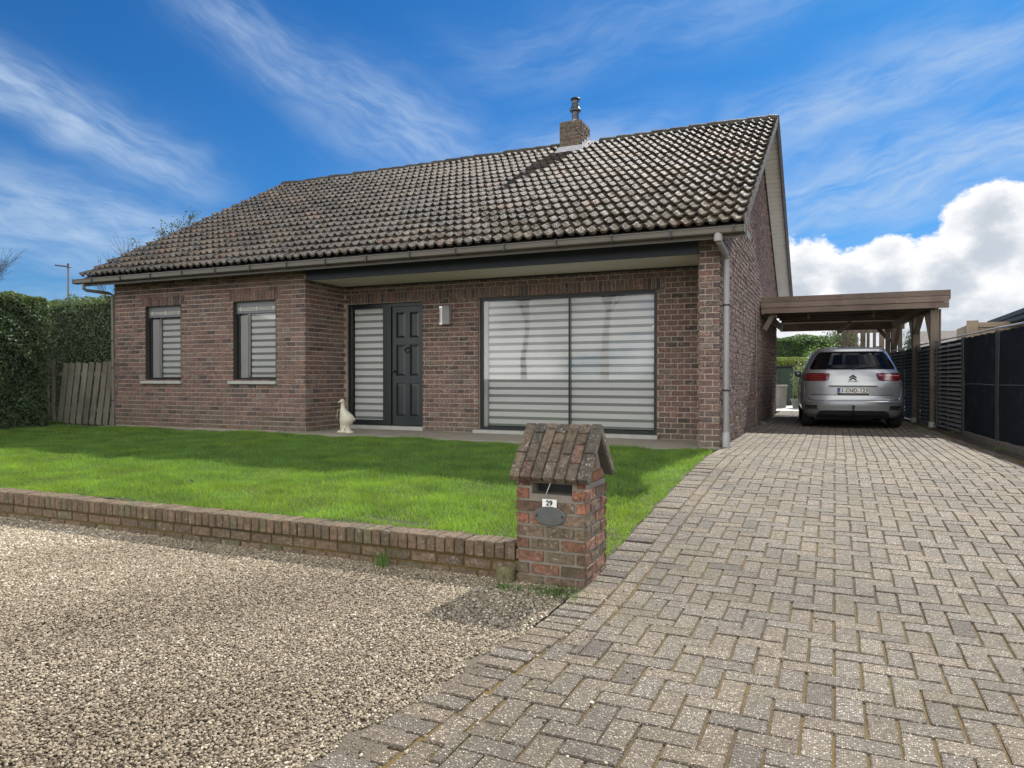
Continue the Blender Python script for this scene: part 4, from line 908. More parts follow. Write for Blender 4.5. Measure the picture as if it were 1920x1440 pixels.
for a,b in [((3.25,6.09,1.62),(3.2,6.75,2.34)),((3.10,7.68,1.95),(3.15,7.1,2.33)),((3.08,7.82,1.7),(3.06,8.45,2.33)),((2.93,11.68,1.7),(3.0,11.0,2.33)),((.09,Y0+.12,2.0),(.30,Y0+.2,2.42)),((1.55,Y1-.05,2.25),(1.85,Y1-.5,2.50)),((2.85,11.72,1.95),(2.55,11.8,2.32))]:
    m=MB(); beam(m,a,b,.06,.10,(0,0,1) if abs(a[2]-b[2])<.3 else (1,0,0)); m.build('brace','wood_z',CP)
for x in (.95,2.2):
    m=MB(); cbox(m,(x-.03,Y0+.6,2.24),(x+.03,Y0+.65,2.50),.003); m.build('hanger','wood_z',CP)
m=MB(); cbox(m,(.12,Y1-.06,2.545),(2.9,Y1-.02,2.585),.003); m.build('gap_daylight_strip','white_board',CP)  # white bar standing in for daylight through the gap at the rear beam
m=MB(); lathe(m,(.12,5.2,0),[(.03,-.02),(.09,.0),(.085,.03),(.05,.07),(.02,.09)],7,sy=.7); tag(m.build('stone','kerb'),'small pale stone on the paving at the foot of the side wall','stone')
# ================================================================ car
def make_car():
    C=empty('parked_car',(1.79,4.72,0),'silver people carrier parked nose first under the timber carport','car',rz=R(3.5),local=True)
    prof=np.array([(.20,.80,.16,4.25,.0),(.27,.865,.05,4.36,0),(.36,.895,.012,4.42,0),(.46,.91,.0,4.43,0),(.53,.913,.004,4.43,0),(.56,.914,.03,4.42,0),(.64,.914,.05,4.40,0),(.72,.913,.052,4.37,0),(.80,.910,.055,4.30,0),(.90,.902,.075,4.15,0),(1.0,.882,.11,3.85,0),(1.08,.855,.145,3.5,0),(1.14,.825,.18,3.3,0),(1.22,.787,.25,3.1,0),(1.32,.745,.33,2.85,0),(1.42,.70,.41,2.6,0),(1.48,.67,.44,2.45,0),(1.51,.645,.43,2.35,0),(1.545,.60,.50,2.2,0),(1.575,.53,.72,2.05,0),(1.598,.42,1.0,1.9,0),(1.61,.2,1.3,1.75,0)])
    zs=prof[:,0]
    def iv(z,c): return np.interp(z,zs,prof[:,c])
    NP_,DP=3.3,.62
    def hw(z): return iv(z,1)
    def S(x,z,off=0):
        h=hw(z); t=min(abs(x)/h,.9999); f=1-(1-t**NP_)**(1/NP_); y=iv(z,2)+DP*f
        # outward normal approx
        e=1e-3; t2=min((abs(x)+e)/h,.99995); dfx=(DP*(1-(1-t2**NP_)**(1/NP_))-DP*f)/e; dz=(iv(z+.01,2)-iv(z-.01,2))/.02
        n=np.array([math.copysign(dfx,x) if x else 0,-1,dz]); n/=np.linalg.norm(n)
        return np.array([x,y,z])+n*off
    def outline(z):
        h=hw(z); pts=[]
        for u in np.linspace(-1,1,41):
            t=math.copysign(1-(1-abs(u))**2.2,u); x=h*t; tt=min(abs(t),1); pts.append((x,iv(z,2)+DP*(1-(1-tt**NP_)**(1/NP_))))
        yf=iv(z,3); fd=.9
        for y in np.linspace(iv(z,2)+DP+.15,max(yf-fd,iv(z,2)+DP+.2),8): pts.append((h,y))
        for t in np.linspace(1,-1,17)[1:-1]: pts.append((h*t,yf-fd*(1-(1-abs(t)**2.4)**(1/2.4))*.9))
        for y in np.linspace(max(yf-fd,iv(z,2)+DP+.2),iv(z,2)+DP+.15,8): pts.append((-h,y))
        return pts
    zl=np.concatenate([np.linspace(.20,1.48,50),np.linspace(1.49,1.61,12)])
    V=[];F=[]
    for z in zl: V+=[(x,y,z) for x,y in outline(z)]
    n=len(outline(1.))
    for i in range(len(zl)-1):
        for k in range(n): F.append((i*n+k,i*n+(k+1)%n,(i+1)*n+(k+1)%n,(i+1)*n+k))
    F.append(tuple(range(n))[::-1]); F.append(tuple((len(zl)-1)*n+k for k in range(n)))
    b=MB(); b.add(V,F); body=b.build('body','car_paint',C,smooth=True)
    def patch(name,rows,matn,off=.004,nx=14,parent=C,thick=0,smooth=True):
        """rows: list of (z,x0,x1)"""
        zz=np.array([r[0] for r in rows]); o=MB(); V=[];m_=0
        zi=np.unique(np.concatenate([np.linspace(zz[0],zz[-1],max(6,int(abs(zz[-1]-zz[0])/.02))),zz]))
        for z in zi:
            a=np.interp(z,zz,[r[1] for r in rows]); c=np.interp(z,zz,[r[2] for r in rows])
            for k in range(nx+1): V.append(S(a+(c-a)*k/nx,z,off))
        F=[(i*(nx+1)+k,i*(nx+1)+k+1,(i+1)*(nx+1)+k+1,(i+1)*(nx+1)+k) for i in range(len(zi)-1) for k in range(nx)]
        # rim back to the body
        ring=[k for k in range(nx+1)]+[i*(nx+1)+nx for i in range(1,len(zi))]+[(len(zi)-1)*(nx+1)+k for k in range(nx-1,-1,-1)]+[i*(nx+1) for i in range(len(zi)-2,0,-1)]
        base=len(V); ny=len(zi)
        for r in ring: p=np.array(V[r]); V.append(p+np.array([0,off+.004,0]))
        for i in range(len(ring)): j=(i+1)%len(ring); F.append((ring[j],ring[i],base+i,base+j))
        o.add([tuple(v) for v in V],F); return o.build(name,matn,parent,smooth=False)
    # rear screen, spoiler, lights
    patch('rear_window',[(1.135,-.735,.735),(1.17,-.745,.745),(1.30,-.685,.685),(1.42,-.62,.62),(1.465,-.575,.575),(1.478,-.50,.50)],'car_glass',.006,24)
    patch('spoiler',[(1.492,-.56,.56),(1.51,-.585,.585),(1.535,-.56,.56)],'car_paint',.035,24)
    for s in (-1,1):
        r=[(.925,.50,.78),(.935,.46,.845),(.96,.44,.862),(1.03,.415,.862),(1.05,.43,.835),(1.058,.50,.80)]
        rr=[(z,a,b_) if s>0 else (z,-b_,-a) for z,a,b_ in r]; lt=patch('tail_light',rr,'car_light',.008,16)
        r2=[(z+(.008 if z<1 else -.008)*0+(.008 if i<3 else -.008),a+.02,b_-.02) for i,(z,a,b_) in enumerate(r)]
        # dark surround
        r3=[(.912,.50,.80),(.922,.45,.86),(.95,.425,.872),(1.035,.40,.872),(1.06,.415,.845),(1.07,.50,.80)]
        rr=[(z,a,b_) if s>0 else (z,-b_,-a) for z,a,b_ in r3]; patch('surround',rr,'car_trim',.004,16,lt)
        for zc in (.975,1.015): patch('light_bar',[(zc-.008,(.47 if s>0 else -.80),(.80 if s>0 else -.47)),(zc+.008,(.47 if s>0 else -.80),(.80 if s>0 else -.47))],'lamp_clear' if (s>0 and zc>1) else 'car_light',.011,8,lt)
        r=[(.385,.63,.80),(.45,.62,.83)]
        rr=[(z,a,b_) if s>0 else (z,-b_,-a) for z,a,b_ in r]; fg=patch('bumper_vent',rr,'car_trim',.004,8)
        a,b_=(.60,.85); 
        for (zz0,zz1,aa,bb) in ((.372,.384,.60,.83),(.384,.455,.815,.835)):
            q=(aa,bb) if s>0 else (-bb,-aa); patch('vent_trim',[(zz0,q[0],q[1]),(zz1,q[0],q[1])],'chrome',.008,6,fg)
    # tailgate seams (dark lines) and bright edges
    def line(pts,r,matn,name='seam',off=.003,parent=C):
        o=MB(); P_=[]
        for (a,b_) in zip(pts[:-1],pts[1:]):
            for t in np.linspace(0,1,8,endpoint=False): P_.append(S(a[0]+(b_[0]-a[0])*t,a[1]+(b_[1]-a[1])*t,off))
        P_.append(S(*pts[-1],off)); tube(o,[tuple(p) for p in P_],r,5); return o.build(name,matn,parent)
    tg=line([(-.80,.915),(-.835,.80),(-.82,.66),(-.77,.575),(-.68,.545),(0,.54),(.68,.545),(.77,.575),(.82,.66),(.835,.80),(.80,.915)],.005,'car_trim','tailgate_seam')
    line([(-.82,.915),(-.852,.80),(-.84,.65),(-.79,.56),(-.69,.527),(0,.522),(.69,.527),(.79,.56),(.84,.65),(.852,.80),(.82,.915)],.006,'chrome','edge_highlight')
    patch('bumper_ledge',[(.498,-.86,.86),(.520,-.84,.84)],'car_paint',.020,30)
    line([(-.74,.655),(-.3,.645),(0,.643),(.3,.645),(.70,.650)],.006,'car_trim','crease_line')
    pr=patch('plate_recess',[(.655,-.36,.36),(.67,-.40,.40),(.80,-.415,.415),(.806,-.40,.40)],'car_paint',.002,16)
    patch('plate_handle',[(.806,-.42,.42),(.822,-.43,.43)],'car_trim',.028,16)
    patch('valance',[(.205,-.64,.64),(.30,-.62,.62),(.345,-.56,.56),(.352,-.50,.50)],'car_trim',.010,20)
    patch('valance_lip',[(.354,-.60,.60),(.368,-.62,.62)],'car_paint',.016,20)
    # licence plate
    yb=float(S(0,.73)[1])-.028; q=MB(); cbox(q,(-.27,yb-.006,.657),(.27,yb+.02,.783),.003); lp=q.build('plate_frame','car_trim',C)
    q=MB(); cbox(q,(-.222,yb-.009,.682),(.262,yb-.0062,.777),.001); q.build('licence_plate','plate_yellow',lp)
    q=MB(); cbox(q,(-.262,yb-.009,.682),(-.223,yb-.0063,.777),.001); q.build('blue_band','plate_blue',lp)
    e=Euler((R(90),0,0)); text_mesh('1',.105,'plate_text','text_red',lp,(-.188,yb-.010,.73),e,bold=.0025)
    text_mesh('CND',.098,'plate_text','text_red',lp,(-.030,yb-.010,.73),e,bold=.0020,sx=.92); text_mesh('-',.105,'plate_text','text_red',lp,(.088,yb-.010,.73),e,bold=.0015,sx=.6); text_mesh('123',.105,'plate_text','text_red',lp,(.182,yb-.010,.73),e,bold=.0020,sx=.92)
    text_mesh(':',.07,'plate_text','text_red',lp,(-.155,yb-.010,.735),e,bold=.001); text_mesh('B',.035,'plate_text','white_plate',lp,(-.243,yb-.010,.70),e)
    # double chevron badge, wordmarks
    q=MB()
    for dz in (0,.045):
        zc=.945+dz
        for s in (-1,1):
            y_=float(S(.03,zc)[1])-.012; q.add([(0,y_,zc+.048),(s*.068,y_,zc-.002),(s*.056,y_,zc-.022),(0,y_,zc+.018),(0,y_+.012,zc+.048),(s*.068,y_+.012,zc-.002),(s*.056,y_+.012,zc-.022),(0,y_+.012,zc+.018)],[(0,1,2,3) if s<0 else (3,2,1,0),(0,4,5,1),(1,5,6,2),(2,6,7,3)])
    q.build('badge','car_trim',C)
    text_mesh('CITROËN',.034,'wordmark','text_dark',C,(0,float(S(0,.905)[1])-.004,.905),e,bold=.0006,sx=1.25)
    text_mesh('Picasso',.050,'wordmark','text_dark',C,(.66,float(S(.71,.868)[1])-.006,.868),Euler((R(90),0,R(12))),shear=.35,bold=.0008)
    text_mesh('C4',.030,'wordmark','text_dark',C,(-.66,float(S(-.68,.868)[1])-.006,.868),Euler((R(90),0,R(-12))))
    # wiper, antenna, tow ball
    q=MB(); y_=float(S(0,1.16)[1]); tube(q,[(.0,y_-.03,1.145),(.18,float(S(.2,1.18)[1])-.025,1.175),(.42,float(S(.42,1.175)[1])-.02,1.178)],[.014,.009,.005],6); q.build('rear_wiper','car_trim',C)
    q=MB(); tube(q,[(0,.95,1.595),(0,.86,1.66)],[.009,.004],6); q.build('antenna','car_trim',C)
    q=MB(); lathe(q,(0,-.085,.435),[(.012,-.05),(.014,-.022),(.024,-.012),(.026,0),(.022,.014),(.008,.024)],12); tube(q,[(0,-.085,.40),(0,-.08,.34),(0,-.03,.27),(0,.12,.25)],.016,8); q.build('tow_ball','car_trim',C,smooth=True)
    # side glass and pillars
    for s in (-1,1):
        q=MB(); V=[];nz,ny=7,14
        for i in range(nz+1):
            z=1.155+(1.455-1.155)*i/nz; ya,yb_=1.02+.28*i/nz-.25,2.9-.75*i/nz
            for k in range(ny+1):
                y=ya+(yb_-ya)*k/ny; V.append((s*(hw(z)+.004),y,z))
        q.add(V,[(i*(ny+1)+k,i*(ny+1)+k+1,(i+1)*(ny+1)+k+1,(i+1)*(ny+1)+k) for i in range(nz) for k in range(ny)]); q.build('side_window','car_glass',C)
        q=MB(); pts=[(s*(hw(1.15)+.006),.72,1.15),(s*(hw(1.3)+.008),.88,1.30),(s*(hw(1.44)+.008),1.02,1.44),(s*(hw(1.475)+.01),1.25,1.475),(s*(hw(1.48)+.01),2.0,1.48)]; tube(q,pts,.013,6); q.build('window_trim','chrome',C)
        q=MB(); tube(q,[(s*.585,.95,1.575),(s*.59,1.1,1.60),(s*.57,1.7,1.62),(s*.55,2.0,1.60)],[.006,.014,.014,.006],6); q.build('roof_rail','chrome',C)
        q=MB(); V=[]; 
        for (yy0,r_) in ((2.62,.05),(2.66,.085),(2.74,.095),(2.82,.05)):
            for k in range(10): t=2*math.pi*k/10; V.append((s*(.925+r_*.9*math.cos(t)),yy0,1.06+r_*.8*math.sin(t)))
        q.add(V,[(i*10+k,i*10+(k+1)%10,(i+1)*10+(k+1)%10,(i+1)*10+k) for i in range(3) for k in range(10)]+[tuple(range(10))[::-1],tuple(30+k for k in range(10))]); q.build('wing_mirror','car_paint',C,smooth=True)
    # wheels
    for (x,y) in ((-.775,.80),(.775,.80),(-.775,3.55),(.775,3.55)):
        q=MB(); V=[];nn=28; w2=.115
        pf=[(-w2,.22),(-w2,.30),(-w2+.025,.325),(w2-.025,.325),(w2,.30),(w2,.22)]
        for (dx,r_) in pf:
            for k in range(nn): t=2*math.pi*k/nn; V.append((x+dx,y+r_*math.cos(t),.325+r_*math.sin(t)))
        q.add(V,[(i*nn+k,i*nn+(k+1)%nn,(i+1)*nn+(k+1)%nn,(i+1)*nn+k) for i in range(len(pf)-1) for k in range(nn)]); wh=q.build('wheel','rubber',C)
        q=MB(); V=[]
        for (dx,r_) in ((-w2+.02,.221),(-w2+.03,.06),(w2-.03,.06),(w2-.02,.221)):
            for k in range(nn): t=2*math.pi*k/nn; V.append((x+dx,y+r_*math.cos(t),.325+r_*math.sin(t)))
        q.add(V,[(i*nn+k,i*nn+(k+1)%nn,(i+1)*nn+(k+1)%nn,(i+1)*nn+k) for i in range(3) for k in range(nn)]+[tuple(range(nn,2*nn))]); q.build('rim','steel',wh)
    # wheel arches (dark)
    for sgn in (-1,1):
        for yc in (.80,3.55):
            V=[]; q=MB()
            for k in range(15):
                t=math.pi*k/14; 
                for r_ in (.34,.385): V.append((sgn*(hw(min(.62,.30+r_*math.sin(t)))+.005),yc+r_*math.cos(t),.30+r_*math.sin(t)))
            q.add(V,[(2*k,2*k+2,2*k+3,2*k+1) for k in range(14)]); q.build('arch_lip','car_trim',C)
make_car()
# ================================================================ fence on the right
FN=empty('screen_fence',(3.3,5.,0),'black metal boundary fence with dark screening panels beside the driveway','fence')
def fx_(y): return 3.7-.0815*(y-.78)
fp=[-4.0,-2.06,-.12,1.83,3.76,5.69,7.62,9.55,11.5]; ZF=1.66
for i,y in enumerate(fp):
    m=MB(); zb=gz(0,y)-.03; cbox(m,(fx_(y)-.03,y-.03,zb),(fx_(y)+.03,y+.03,ZF+.0),.004); 
    cbox(m,(fx_(y)-.042,y-.022,zb),(fx_(y)-.03,y+.022,ZF),.002); m.build('post','fence_metal',FN)
m=MB(); pts=[(fx_(y),y,ZF+.03+rnd.uniform(-.004,.004)) for y in np.arange(-4.2,11.8,.5)]; tube(m,pts,.014,8); m.build('top_rail','rail_metal',FN)
for a,b in zip(fp[:-1],fp[1:]):
    zb=gz(0,a)+.05; slat=a>3.7
    if not slat:
        m=MB(); ny,nz=16,10; V=[]
        for i in range(nz+1):
            for k in range(ny+1):
                y=a+.035+(b-a-.07)*k/ny; z=zb+(ZF-.02-zb)*i/nz; V.append((fx_(y)-.008+.006*math.sin(y*5+z*3)+rnd.uniform(-.002,.002),y,z+(.010*math.sin(y*17)*(i==nz))))
        m.add(V,[(i*(ny+1)+k,(i+1)*(ny+1)+k,(i+1)*(ny+1)+k+1,i*(ny+1)+k+1) for i in range(nz) for k in range(ny)]); m.build('screen_panel','screen_cloth',FN)
        m=MB(); pts=[(fx_(a+.04+(b-a-.08)*t)-.014,a+.04+(b-a-.08)*t,.87+.01*math.sin(t*3)) for t in np.linspace(0,1,6)]; tube(m,pts,.002,4); m.build('wire','rail_metal',FN)
        m=MB()   # frayed ties on the top edge
        for q in range(26):
            y=rnd.uniform(a+.05,b-.05); h=rnd.uniform(.01,.05); m.add([(fx_(y)-.016,y,ZF+.02),(fx_(y)-.016,y+.008,ZF+.02),(fx_(y)-.018,y+.004+rnd.uniform(-.01,.01),ZF+.02-h)],[(0,1,2)])
        m.build('ties','rail_metal',FN,kind='stuff')
    else:
        m=MB(); z=zb; ny=26
        while z<ZF-.05:
            V=[]
            for k in range(ny+1):
                y=a+.035+(b-a-.07)*k/ny; wv=.010*math.sin(k*math.pi/1.0+z*40)+.004*math.sin(y*9); V+= [(fx_(y)+.014,y,z+.050+wv*.3),(fx_(y)-.012+wv,y,z+.028),(fx_(y)-.028+wv,y,z)]
            m.add(V,[(3*k+j,3*k+3+j,3*k+4+j,3*k+1+j) for k in range(ny) for j in range(2)]); z+=.078
        for q in range(3):
            y=a+.04+(b-a-.08)*q/2; box(m,(fx_(y)-.036,y-.0035,zb),(fx_(y)-.030,y+.0035,ZF-.02))
        m.build('slatted_panel','slat',FN); m=MB(); m.add([(fx_(a+.03)+.03,a+.03,zb),(fx_(b-.03)+.03,b-.03,zb),(fx_(b-.03)+.03,b-.03,ZF-.02),(fx_(a+.03)+.03,a+.03,ZF-.02)],[(0,1,2,3)]); m.build('backing','screen_cloth',FN)  # dark sheet added behind the slats so their gaps stay dark
# ================================================================ foliage helpers
def leaves(m,P_,Nrm,size,cols,jit=.9,asp=.5):
    n=len(P_); d=Nrm+rng.normal(0,jit,(n,3)); d/=np.linalg.norm(d,axis=1)[:,None]; a=rng.normal(0,1,(n,3)); t=np.cross(d,a); t/=np.linalg.norm(t,axis=1)[:,None]; b=np.cross(d,t)
    s=size[:,None]*.5; V=np.stack([P_-t*s,P_+b*s*asp,P_+t*s,P_-b*s*asp],1).reshape(-1,3); i=np.arange(n)*4; m.arr(V,np.stack([i,i+1,i+2,i+3],1),cols)
def ncol(n,c1,c2,bright=.0):
    t=rng.random(n)[:,None]; c=np.array(c1)*(1-t)+np.array(c2)*t; return c
def hedge(name,label,x0,x1,y0,y1,z1,n,faces,c1,c2,size=(.03,.06),z0=-.05,cat='hedge',bulge=.12,matn='leaf',topc=None):
    H_=empty(name,((x0+x1)/2,(y0+y1)/2,z0),label,cat); m=MB(); A=[];Nn=[]
    areas={'-x':(y1-y0)*(z1-z0),'+x':(y1-y0)*(z1-z0),'-y':(x1-x0)*(z1-z0),'+y':(x1-x0)*(z1-z0),'+z':(x1-x0)*(y1-y0)}
    tot=sum(areas[f] for f in faces)
    for f in faces:
        k=int(n*areas[f]/tot); u=rng.random(k); v=rng.random(k)
        if f[1]=='x': P_=np.stack([np.full(k,x1 if f[0]=='+' else x0),y0+u*(y1-y0),z0+v*(z1-z0)],1); q=np.tile([1. if f[0]=='+' else -1.,0,.35],(k,1))
        elif f[1]=='y': P_=np.stack([x0+u*(x1-x0),np.full(k,y1 if f[0]=='+' else y0),z0+v*(z1-z0)],1); q=np.tile([0,1. if f[0]=='+' else -1.,.35],(k,1))
        else: P_=np.stack([x0+u*(x1-x0),y0+v*(y1-y0),np.full(k,z1)],1); q=np.tile([0,0,1.],(k,1))
        w_=(np.sin(P_[:,0]*3.1+P_[:,2]*2.3+1)+np.sin(P_[:,1]*3.7-P_[:,2]*4.1)+np.sin(P_[:,2]*6.3+P_[:,0]*5.7+P_[:,1]*6.1)+.8*np.sin(P_[:,2]*13+P_[:,1]*11+P_[:,0]*12))/3.8
        dep=-rng.exponential(.06,k)+w_*bulge+.03; nn_=q/np.linalg.norm(q,axis=1)[:,None]; nn2=nn_.copy(); nn2[:,2]*=(f=='+z'); P_=P_+nn2*dep[:,None]
        if f!='+z': P_[:,2]=np.minimum(P_[:,2],z1+.03*rng.random(k)+.10*(rng.random(k)<.02)*rng.random(k))
        A.append(P_); Nn.append(nn_)
    A=np.concatenate(A);Nn=np.concatenate(Nn); k=len(A); c=ncol(k,c1,c2)
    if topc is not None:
        w_=np.clip((A[:,2]-(z1-.30))/.3,0,1)[:,None]*rng.random(k)[:,None]; c=c*(1-w_)+np.array(topc)*w_  # bright yellow-green light on the hedge top put into the leaf colour
    leaves(m,A,Nn,rng.uniform(*size,k),c); m.build('foliage',matn,H_)
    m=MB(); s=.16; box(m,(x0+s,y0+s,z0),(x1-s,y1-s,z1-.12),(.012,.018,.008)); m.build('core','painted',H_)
    return H_
def branchy(name,label,x,y,h,seed,lean=(0,0),spread=.5,levels=4,r0=.10,trunk=.3,group=None,matn='bark',leaf=None,cat='tree',n0=5,z0=-.08,twig=.004,buds=0):
    T=empty(name,(x,y,z0),label,cat,group); rr=random.Random(seed); m=MB(); tips=[]
    def grow(p,d,ln,r,lv):
        n=4; pts=[p]; rs=[r]
        for i in range(n):
            d=(d+Vector((rr.gauss(0,.10),rr.gauss(0,.10),rr.gauss(.03,.06)))).normalized(); p=p+d*ln/n; pts.append(p); rs.append(max(twig,r*(1-.55*(i+1)/n)))
        tube(m,pts,rs,6 if r>.03 else 3,cap=False)
        if lv==0: tips.append((pts[-1],d)); tips.append((pts[-2],d)); tips.append((pts[-3],d)); return
        for k in range(n0 if lv>1 else 4):
            t=rr.uniform(.35,1.); i=min(int(t*n),n-1); q=pts[i].lerp(pts[i+1],t*n-i) if i<n else pts[-1]
            ax=Vector((rr.gauss(0,1),rr.gauss(0,1),rr.gauss(0,.3))).normalized(); nd=(d+ax*spread*rr.uniform(.6,1.3)).normalized(); grow(q,nd,ln*rr.uniform(.5,.75),max(twig,rs[i]*.6),lv-1)
        grow(pts[-1],d,ln*.65,rs[-1],lv-1)
    d0=Vector((lean[0],lean[1],1)).normalized(); pts=[Vector((x,y,z0)),Vector((x,y,z0))+d0*h*trunk]; tm=MB(); tube(tm,pts,[r0*1.25,r0],9); tm.build('trunk',matn,T)
    grow(pts[-1],d0,h*(1-trunk)*.55,r0,levels); m.build('crown',matn,T)
    if leaf:
        k=leaf['n']; tp=np.array([tuple(t[0]) for t in tips]); idx=rng.integers(0,len(tp),k); P_=tp[idx]+rng.normal(0,leaf.get('sp',.12),(k,3)); m=MB()
        leaves(m,P_,np.tile([0,0,1.],(k,1)),rng.uniform(leaf['s'][0],leaf['s'][1],k),ncol(k,leaf['c1'],leaf['c2'])); m.build('leaves','leaf',T)
    return T
def bush(name,label,x,y,z0,rx,ry,h,n,c1,c2,size=(.04,.08),cat='shrub',matn='leaf',stems=6,group=None):
    T=empty(name,(x,y,z0),label,cat,group); m=MB(); cl=[]
    for k in range(26):
        a=rng.uniform(0,6.28); r=math.sqrt(rng.random()); cl.append((x+rx*r*.8*math.cos(a),y+ry*r*.8*math.sin(a),z0+h*(.25+.7*rng.random()*(1-.35*r))))
    cl=np.array(cl); idx=rng.integers(0,len(cl),n); P_=cl[idx]+rng.normal(0,1,(n,3))*np.array([rx,ry,h*.5])*.20; P_[:,2]=np.maximum(P_[:,2],z0+.02)
    nn_=P_-np.array([x,y,z0+h*.4]); nn_/=np.linalg.norm(nn_,axis=1)[:,None]+1e-6
    leaves(m,P_,nn_,rng.uniform(*size,n),ncol(n,c1,c2)); m.build('foliage',matn,T)
    m=MB()
    for k in range(stems): e=cl[k]; tube(m,[(x+rng.normal(0,.04),y+rng.normal(0,.04),z0-.03),(x*.5+e[0]*.5,y*.5+e[1]*.5,z0+h*.3),tuple(e)],[.014,.01,.004],4)
    m.build('stem','bark',T); return T
# left hedge
hedge('tall_hedge','tall clipped dark green conifer hedge left of the house','','','','',0,0,'',0,0) if False else None
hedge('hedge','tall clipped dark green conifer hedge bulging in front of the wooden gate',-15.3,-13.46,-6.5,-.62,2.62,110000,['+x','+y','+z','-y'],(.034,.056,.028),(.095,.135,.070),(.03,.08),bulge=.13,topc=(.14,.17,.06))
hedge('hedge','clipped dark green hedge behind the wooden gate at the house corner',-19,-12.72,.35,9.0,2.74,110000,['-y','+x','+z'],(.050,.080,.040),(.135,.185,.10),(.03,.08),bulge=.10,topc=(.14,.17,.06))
# wooden gate
GT=empty('wooden_gate',(-12.9,.05,-.04),'weathered wooden picket gate with leaning boards between hedge and house','gate')
for i in range(9):
    x=-14.06+i*.208; m=MB(); M=Matrix.Translation((x,.02,-.02))@Matrix.Rotation(R(10+rnd.uniform(-1,1)),4,'Y'); k=rnd.uniform(.8,1.2); cbox(m,(-.074,-.012,0),(.074,.012,1.33+rnd.uniform(-.02,.02)),.003,(k,k,k),0,M); m.build('board','grey_wood',GT)
for (x,h) in ((-14.22,1.36),(-14.42,1.30)):
    m=MB(); cbox(m,(x-.045,-.01,-.04),(x+.045,.015,h),.003); m.build('board','grey_wood',GT)
for z in (.25,1.02):
    m=MB(); cbox(m,(-14.5,.036,z),(-12.36,.066,z+.08),.003); m.build('rail','grey_wood',GT)
tuft(-14.0,-.1,-.03,300,.09,'clump of green weeds at the foot of the wooden gate',sp=.09,col=(.07,.16,.03))
# street lamp
SLm=empty('street_lamp',(-34.0,14,-.1),'slim grey street lamp standing beyond the hedge','lamp')
m=MB(); tube(m,[(-34,14,-.1),(-34,14,6.55)],[.08,.045],10); m.build('pole','vent',SLm)
m=MB(); M=Matrix.Translation((-34,14,6.55))@Matrix.Rotation(R(8),4,'Y'); cbox(m,(-.95,-.10,-.0),(.15,.10,.07),.03,(1,1,1),0,M); tube(m,[(-34,14,6.6),(-34,14,6.75)],.05,8); m.build('lamp_head','flue',SLm)
# bare trees left
branchy('bare_tree','bare thin tree rising behind the hedge beside the eave of the house',-24.0,9,5.5,3,(-.25,0),.55,3,.045,.12,twig=.006,n0=6,leaf={'n':260,'s':(.05,.10),'c1':(.05,.045,.02),'c2':(.10,.09,.04),'sp':.05})
branchy('bare_tree','bare twiggy tree left of the street lamp',-27.0,11.5,4.3,14,(.12,0),.6,3,.05,.15,twig=.006,n0=5)
branchy('bare_tree','bare tree whose twigs show at the left edge above the hedge',-44.2,14,7.6,21,(.02,0),.6,4,.11,.2,twig=.008,n0=4,leaf={'n':300,'s':(.08,.16),'c1':(.03,.03,.015),'c2':(.06,.06,.03),'sp':.1})
branchy('leafy_tree','small leafy tree top showing above the left slope of the roof',-24.9,14.2,7.75,5,(0,0),.42,4,.09,.3,twig=.006,n0=4,leaf={'n':1500,'s':(.10,.18),'c1':(.03,.05,.018),'c2':(.09,.12,.04),'sp':.14})
branchy('bare_tree','two bare shoots sticking up over the lower left roof edge',-24.6,12.2,6.3,33,(.0,0),.35,3,.05,.3,twig=.006,n0=3)
# neighbour roof at left
NB=empty('neighbour_house',(-24.,12.0,-.1),'neighbouring house whose grey hipped roof shows beside the left downpipe','house')
m=MB(); box(m,(-26,11,-.1),(-19,17,3.0),(.3,.22,.17)); m.build('wall','render_wall',NB)
m=MB(); m.add([(-26.3,10.7,3.0),(-18.7,10.7,3.0),(-18.7,17.3,3.0),(-26.3,17.3,3.0),(-23.5,14,4.7),(-21,14,4.7)],[(0,1,5,4),(1,2,5),(2,3,4,5),(3,0,4),(3,2,1,0)],(.15,.14,.12)); m.build('roof','far_roof',NB)
# trees and house across the road (seen in the big window)
for i,(x,y,h,sd,lab) in enumerate([(-15.5,-27,10,41,'big bare tree across the road, mirrored in the left pane of the large window'),(-10.2,-26,11,42,'big bare tree across the road, mirrored in the middle of the large window'),(-7.0,-24.5,10.5,43,'big bare tree across the road, mirrored in the right pane of the large window')]):
    branchy('bare_tree',lab,x,y,h,sd,(0,0),.75,4,.24 if i else .19,.13,twig=.028,n0=5,z0=-.4,matn='bark',group='bare trees across the road')
hedge('hedge','low evergreen hedge across the road, behind the camera',-40,25,-31,-29.5,.75,12000,['+y','+z'],(.02,.05,.015),(.05,.10,.03),(.12,.22),z0=-.4)
# ================================================================ behind the carport
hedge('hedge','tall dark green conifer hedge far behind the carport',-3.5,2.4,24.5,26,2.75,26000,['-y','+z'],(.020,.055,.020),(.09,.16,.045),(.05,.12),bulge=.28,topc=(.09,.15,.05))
hedge('clipped_hedge','low clipped light green hedge behind the tall planter',-1.2,.62,19,20.2,1.72,14000,['-y','+z'],(.12,.16,.03),(.22,.27,.06),(.03,.06),bulge=.04)
bush('arching_shrub','light green arching conifer shrub behind the car',1.3,21.5,-.05,1.0,.7,2.5,11000,(.05,.10,.02),(.16,.24,.06),(.05,.12))
bush('potted_bush','bushy variegated shrub growing beside the silver car',.66,14.95,.12,.42,.4,1.55,5200,(.10,.14,.07),(.34,.38,.24),(.03,.07),matn='shiny_leaf')
branchy('bare_tree','pale bare tree standing behind the far hedge seen under the carport',1.55,30,3.1,51,(0,0),.6,4,.06,.25,twig=.008,n0=5,matn='pale_bark')
